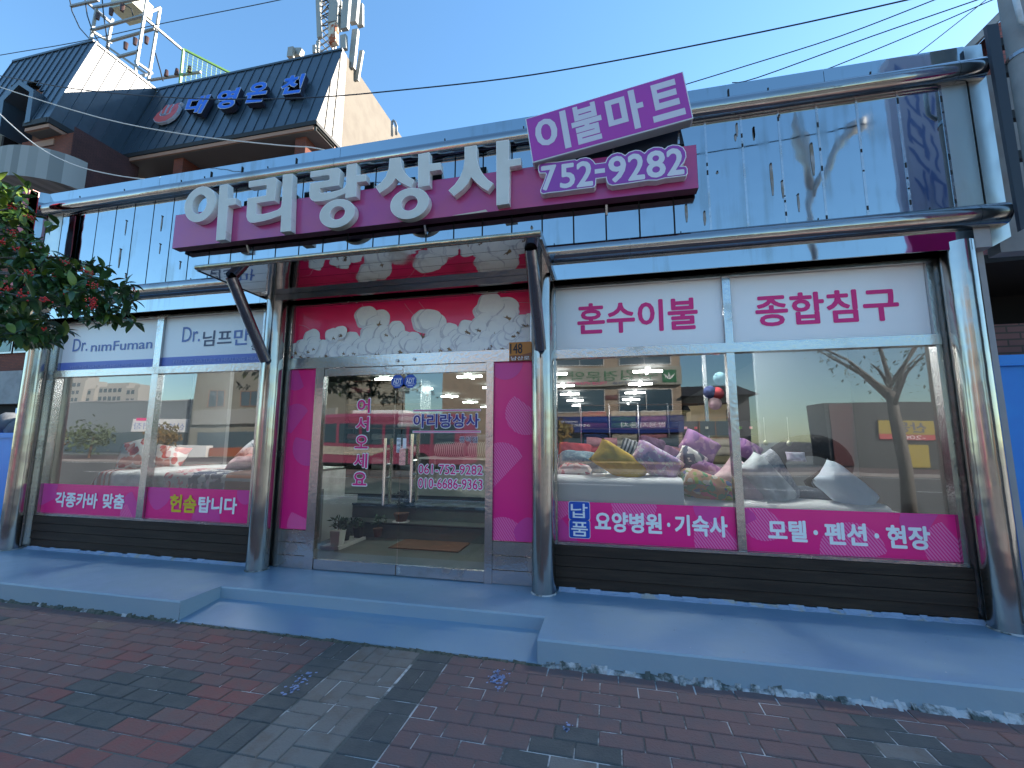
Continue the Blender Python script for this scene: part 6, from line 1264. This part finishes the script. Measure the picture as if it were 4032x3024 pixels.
# street trees and shrubs opposite
def leafball(cx, cy, cz, r, n, m, name='crown', parent=None, sz=.16, seed=0):
    q = random.Random(seed); mb = MB()
    for k in range(n):
        d = Vector((q.gauss(0, 1), q.gauss(0, 1), q.gauss(0, .7))).normalized() * r * q.uniform(.45, 1.05) * (1 + .25 * math.sin(k % 7)); c = Vector((cx, cy, cz)) + d
        u = Vector((q.uniform(-1, 1), q.uniform(-1, 1), q.uniform(-1, 1))).normalized() * sz; w = u.cross(Vector((q.uniform(-1, 1), q.uniform(-1, 1), 1))).normalized() * sz * .5
        mb.add([c - u, c + w, c + u, c - w], [(0, 1, 2, 3)])
    return mb.build(name, m, parent)
AUT = mat('autumn_leaf', (.20, .11, .02), .7, col2=(.10, .10, .02), ns=.8); GRL = mat('shrub_leaf', (.06, .09, .03), .7)
for k, (x, z, r, m, lb_) in enumerate((((-30.072,1.531)[0], 1.0, 1.0, AUT, 'round brown-leaved street tree nearest the orange stall across the road'), ((-42.048,1.509)[0], 1.0, 1.4, AUT, 'wide yellow-brown street tree at the far left across the road'), ((-37.167,1.413)[0], .9, 1.4, GRL, 'olive green street tree before the white hall across the road'), ((-0.696,1.749)[0], 1.3, .7, AUT, 'small yellowing street tree before the motor shop across the road'))):
    t = thing('street_tree', (x, -21.5, -.17), lb_, 'tree', 'street trees across the road'); leafball(x, -21.5, z + .6, r, 500, m, 'crown', t, .17, k); MB().tube([(x, -21.5, -.2), (x, -21.5, z + .6)], [.09, .05], 8).build('trunk', FAB['brown'], t)
SLM = mat('pale_lamp_metal', (.60, .56, .54), .4, metal=.3)
sl_ = thing('street_lamp', (6.8, -3.4, -.16), 'pale plant-shaped street lamp by the kerb, mirrored in the right half of the fascia', 'street lamp')
MB().tube([(5.281,-3.4,4.149),(5.286,-3.4,4.437),(5.325,-3.4,5.273),(5.37,-3.4,5.283)], [.05, .05, .045, .035], 12).build('stem', SLM, sl_, smooth=True)
MB().tube([(5.36,-3.4,5.157),(5.441,-3.4,5.402),(5.634,-3.4,5.632),(5.712,-3.4,5.835),(5.826,-3.4,6.055),(5.997,-3.4,6.223),(6.131,-3.4,6.276)], [.04, .05, .055, .05, .06, .07, .08], 12).build('curved_arm', SLM, sl_, smooth=True)
MB().tube([(5.354,-3.4,5.2),(5.301,-3.4,5.658),(5.228,-3.4,6.129),(5.197,-3.4,6.446),(5.167,-3.4,6.665)], [.03, .07, .14, .09, .01], 12).build('leaf_blade', SLM, sl_, smooth=True)
# bare tree mirrored on the right
BARK = mat('grey_bark', (.12, .11, .10), .9, bump=.6, bs=30)
rt = thing('kerbside_tree', (6.85, -4.4, -.16), 'slim leaning tree by the kerb, mirrored at the right end of the window', 'tree')
tx = 6.95; MB().tube([(tx, -4.4, -.16), (tx + .02, -4.4, .9), (tx - .02, -4.4, 1.6), (tx - .06, -4.4, 2.2)], [.11, .09, .085, .07], 12).build('trunk', BARK, rt, smooth=True)
q = random.Random(21); ltw = MB()
for k in range(9):
    a = q.uniform(0, 6.28); s0 = Vector((tx - .05, -4.4, 1.9 + .06 * k)); e = s0 + Vector((math.cos(a) * q.uniform(.5, 1.3) - .3, math.sin(a) * q.uniform(.4, 1.0), q.uniform(.5, 1.4))); mid = s0.lerp(e, .5) + Vector((q.uniform(-.12, .12), 0, .1))
    MB().tube([s0, mid, e], [.04, .025, .008], 7).build('limb', BARK, rt, smooth=True)
    for j in range(34):
        c = s0.lerp(e, q.uniform(.3, 1.1)) + Vector((q.gauss(0, .16), q.gauss(0, .16), q.gauss(0, .14))); u = Vector((q.uniform(-1, 1), q.uniform(-1, 1), q.uniform(-1, 0))).normalized() * .05; w = u.cross(Vector((0.2, .4, 1))).normalized() * .018; ltw.add([c - u, c + w, c + u, c - w], [(0, 1, 2, 3)])
o = ltw.build('crown', LEAFI, rt); o['kind'] = 'stuff'

# ================================================================ BERRY TREE at the upper left
LEAF = mat('glossy_dark_leaf', (.032, .085, .030), .33, col2=(.055, .12, .030), ns=6); LEAFY = mat('yellow_green_sunlit_leaf', (.14, .20, .025), .45, col2=(.08, .14, .02), ns=8); BERRY = mat('red_berry', (.62, .018, .012), .3)
TW1 = [(-1.916,-2.054,2.517),(-1.112,-2.298,2.304),(-1.928,-2.143,2.281),(-1.792,-1.969,2.329),(-1.685,-1.931,2.311),(-0.988,-2.299,2.266),(-1.299,-2.109,2.413),(-2.248,-1.972,2.337),(-1.854,-1.779,2.362),(-2.119,-1.602,2.796),(-3.026,-1.578,3.092),(-1.602,-2.109,2.413),(-1.637,-2.069,2.599),(-2.309,-1.627,2.685),(-1.697,-1.779,2.588),(-2.213,-1.891,2.386),(-2.097,-2.022,2.358),(-2.68,-1.735,2.917),(-2.355,-1.862,2.737),(-2.008,-1.934,2.635),(-1.762,-1.903,2.526),(-2.162,-1.774,2.739),(-2.897,-1.568,3.008),(-1.117,-2.341,2.335),(-1.217,-2.334,2.327),(-1.094,-2.302,2.297),(-1.964,-1.807,2.68),(-2.321,-1.76,2.536),(-2.731,-1.809,3.084),(-1.614,-2.094,2.443),(-1.819,-2.055,2.675),(-1.237,-2.328,2.213),(-1.472,-2.102,2.332),(-1.693,-2.159,2.282),(-2.499,-1.792,2.758),(-2.036,-2.083,2.676),(-1.977,-1.666,2.762),(-2.462,-1.83,2.818),(-1.072,-2.203,2.203),(-2.245,-1.836,2.425),(-2.746,-1.715,2.934),(-1.984,-2.016,2.683),(-2.561,-1.614,2.86),(-1.959,-1.56,2.437),(-2.462,-1.608,2.396),(-2.617,-1.681,2.554),(-1.381,-2.119,2.464),(-1.955,-2.12,2.463),(-1.95,-1.611,2.572),(-2.068,-1.93,2.49)] + [(-2.187,-1.823,2.154),(-2.152,-1.747,2.171),(-2.703,-1.734,2.26),(-1.415,-2.232,1.987),(-2.005,-1.974,2.198),(-2.571,-1.75,2.286),(-1.33,-2.299,2.088),(-2.34,-1.735,2.292),(-2.25,-1.764,2.127),(-1.651,-2.2,2.096),(-1.894,-2.119,2.183),(-1.638,-2.114,2.123),(-1.573,-2.111,2.095),(-1.432,-2.266,2.011),(-1.268,-2.289,1.975),(-2.72,-1.727,2.322),(-2.576,-1.742,2.191),(-2.319,-1.835,2.2)] + [(-0.938,-2.1,2.325),(-1.356,-1.796,2.448),(-1.111,-1.991,2.337),(-1.127,-1.934,2.361)] + [(-1.112,-2.031,2.203),(-1.06,-2.06,2.166),(-1.027,-2.08,2.171),(-1.358,-1.874,2.249),(-1.421,-1.847,2.291)] + [(-2.582,-1.909,3.406),(-2.25,-2.081,3.193),(-1.838,-2.278,3.023),(-2.835,-1.804,3.459),(-2.584,-1.924,3.385),(-2.147,-2.126,3.103)] + [(-1.805,-2.249,2.798),(-2.234,-2.025,2.978),(-1.818,-2.185,2.876),(-2.763,-1.759,3.237),(-1.944,-2.145,2.991),(-2.313,-1.903,3.112),(-2.224,-2.001,2.978),(-1.632,-2.261,2.881)] + [(-1.647,-2.008,2.04),(-1.872,-1.885,2.07),(-1.846,-1.906,2.087)]
tr = thing('berry_tree', (-3.4, -2.7, -.16), 'evergreen street tree with glossy leaves and red berry clusters reaching in from the left', 'tree')
MB().tube([(-3.5, -2.8, -.16), (-3.48, -2.8, 1.0), (-3.4, -2.75, 1.9), (-3.3, -2.6, 2.5)], [.12, .1, .09, .07], 12).build('trunk', BARK, tr, smooth=True)
def leafmesh(L, Wd, m, droop):
    n = 5; v = []; 
    for k in range(n + 1):
        t = k / n; w = Wd * math.sin(math.pi * min(1, t * .96 + .03)) ** .8; y = L * t; z = -droop * L * t * t; v += [(-w / 2, y, z + w * .22), (0, y, z), (w / 2, y, z + w * .22)]
    f = []
    for k in range(n): a = k * 3; f += [(a, a + 1, a + 4, a + 3), (a + 1, a + 2, a + 5, a + 4)]
    me = bpy.data.meshes.new('leaf'); me.from_pydata(v, [], f); me.materials.append(m); me.polygons.foreach_set('use_smooth', [True] * len(f)); me.update(); return me
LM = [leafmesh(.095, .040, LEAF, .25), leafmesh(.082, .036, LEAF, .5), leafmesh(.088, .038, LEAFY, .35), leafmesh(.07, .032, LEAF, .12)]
lq = random.Random(12); leaves = []
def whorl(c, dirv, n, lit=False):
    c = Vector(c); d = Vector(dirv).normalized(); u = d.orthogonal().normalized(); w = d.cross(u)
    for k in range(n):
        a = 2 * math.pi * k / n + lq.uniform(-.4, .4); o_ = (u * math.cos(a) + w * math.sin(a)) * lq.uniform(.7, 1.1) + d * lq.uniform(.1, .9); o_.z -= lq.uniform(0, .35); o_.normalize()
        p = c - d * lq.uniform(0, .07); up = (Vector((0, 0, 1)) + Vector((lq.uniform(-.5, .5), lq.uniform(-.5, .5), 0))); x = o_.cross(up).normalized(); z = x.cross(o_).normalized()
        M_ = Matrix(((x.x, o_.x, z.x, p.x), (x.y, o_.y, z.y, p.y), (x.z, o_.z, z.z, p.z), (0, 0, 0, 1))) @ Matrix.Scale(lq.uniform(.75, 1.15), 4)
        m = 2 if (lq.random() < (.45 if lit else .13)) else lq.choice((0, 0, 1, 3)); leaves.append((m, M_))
tips = []
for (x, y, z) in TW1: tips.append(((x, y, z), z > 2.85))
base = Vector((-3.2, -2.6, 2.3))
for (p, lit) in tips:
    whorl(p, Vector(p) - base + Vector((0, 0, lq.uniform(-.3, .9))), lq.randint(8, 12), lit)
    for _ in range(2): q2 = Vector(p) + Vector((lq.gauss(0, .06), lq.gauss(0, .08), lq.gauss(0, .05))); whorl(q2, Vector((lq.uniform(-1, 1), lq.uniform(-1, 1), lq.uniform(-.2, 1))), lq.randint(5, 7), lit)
nvis = len(leaves)
def dcam(M_): v = M_.translation - CAMPOS; c = [sum(R_[i][j] * v[j] for j in range(3)) for i in range(3)]; return c[2] if abs(c[0] / max(c[2], .01)) < 1.2 else 99
for _ in range(150):      # the rest of the crown, outside the picture on the left
    a = lq.uniform(0, 6.28); r = lq.uniform(.3, 1.25); p = Vector((-3.55 + r * math.cos(a), -2.9 + r * .8 * math.sin(a), 2.9 + lq.uniform(-.7, .8)))
    v = p - CAMPOS; c = [sum(R_[i][j] * v[j] for j in range(3)) for i in range(3)]
    if c[0] / c[2] > -1.22 and p.z > 0: continue
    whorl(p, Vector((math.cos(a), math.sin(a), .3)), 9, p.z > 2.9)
vis = sorted(range(nvis), key=lambda i: dcam(leaves[i][1])); single = set(vis[:300])
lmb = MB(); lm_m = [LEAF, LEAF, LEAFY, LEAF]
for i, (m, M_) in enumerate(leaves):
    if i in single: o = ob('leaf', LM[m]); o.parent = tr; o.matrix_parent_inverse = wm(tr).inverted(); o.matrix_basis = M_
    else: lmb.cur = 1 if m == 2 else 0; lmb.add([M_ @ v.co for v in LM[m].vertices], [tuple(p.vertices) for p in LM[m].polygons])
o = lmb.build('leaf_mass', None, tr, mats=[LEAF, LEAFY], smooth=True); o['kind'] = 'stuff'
for k in range(0, len(tips), 3):
    p = Vector(tips[k][0]); MB().tube([base + Vector((0, 0, .1 * math.sin(k))), base.lerp(p, .5) + Vector((0, 0, .12)), p], [.018, .011, .004], 6).build('branch', BARK, tr, smooth=True)
BC = [(-1.653,-2.3,2.85),(-1.495,-2.3,2.77),(-1.615,-2.3,2.675),(-1.331,-2.4,2.485),(-1.63,-2.1,2.6),(-1.035,-2.5,2.277),(-1.484,-2.4,2.553),(-1.455,-2.1,2.54),(-1.351,-2.1999999999999997,2.409),(-0.997,-2.5999999999999996,2.139),(-0.865,-2.5999999999999996,2.104),(-0.687,-2.5999999999999996,2.062),(-1.283,-2.1,2.471),(-1.38,-2.0,2.495),(-0.867,-2.3,2.261),(-0.689,-2.4,2.126),(-0.677,-2.4,2.09),(-1.064,-2.3,2.22),(-1.116,-1.9000000000000001,2.391),(-1.216,-2.3,2.019),(-1.126,-2.0,2.221)]
ico = None
for i, c in enumerate(BC):
    mb = MB()
    for k in range(18 if i < 18 else 9):
        p = Vector(c) + Vector((lq.gauss(0, .014), lq.gauss(0, .010), lq.gauss(0, .010))) * (1.0 if i < 18 else .8); r = .0056
        mb.add([p + Vector(v) * r for v in ((1, 0, 0), (-1, 0, 0), (0, 1, 0), (0, -1, 0), (0, 0, 1), (0, 0, -1))], [(0, 2, 4), (2, 1, 4), (1, 3, 4), (3, 0, 4), (2, 0, 5), (1, 2, 5), (3, 1, 5), (0, 3, 5)])
    mb.build('berry_cluster', BERRY, tr, smooth=True)

# brown wear patches in the middle of the sandy bricks
nt = BR_LIGHT.node_tree; b_ = nt.nodes['Principled BSDF']; src_ = b_.inputs['Base Color'].links[0].from_socket
tc = nt.nodes.new('ShaderNodeTexCoord'); gr = nt.nodes.new('ShaderNodeVectorMath'); gr.operation = 'LENGTH'; mp = nt.nodes.new('ShaderNodeMapping'); mp.inputs['Location'].default_value = (-.5, -.5, -.5); mp.inputs['Scale'].default_value = (1, 1, 0)
nt.links.new(tc.outputs['Generated'], mp.inputs[0]); nt.links.new(mp.outputs[0], gr.inputs[0])
nz = nt.nodes.new('ShaderNodeTexNoise'); nz.inputs['Scale'].default_value = 14; nt.links.new(tc.outputs['Object'], nz.inputs['Vector'])
oi = nt.nodes.new('ShaderNodeObjectInfo'); am = nt.nodes.new('ShaderNodeMath'); am.operation = 'MULTIPLY_ADD'; am.inputs[1].default_value = .3; nt.links.new(nz.outputs['Fac'], am.inputs[0]); nt.links.new(gr.outputs['Value'], am.inputs[2])
mr = nt.nodes.new('ShaderNodeMapRange'); mr.inputs['From Min'].default_value = .28; mr.inputs['From Max'].default_value = .55; mr.inputs['To Min'].default_value = 1; mr.inputs['To Max'].default_value = 0; nt.links.new(am.outputs[0], mr.inputs['Value'])
mm2 = nt.nodes.new('ShaderNodeMath'); mm2.operation = 'MULTIPLY'; nt.links.new(mr.outputs[0], mm2.inputs[0]); nt.links.new(oi.outputs['Random'], mm2.inputs[1])
mx = nt.nodes.new('ShaderNodeMix'); mx.data_type = 'RGBA'; mx.inputs['B'].default_value = (.15, .09, .065, 1)
nt.links.new(mm2.outputs[0], mx.inputs['Factor']); nt.links.new(src_, mx.inputs['A']); nt.links.new(mx.outputs['Result'], b_.inputs['Base Color'])
for o_ in SC.objects:
    if 'label' in o_ and len(o_['label'].split()) > 15: print('LONG', o_.name, len(o_['label'].split()))
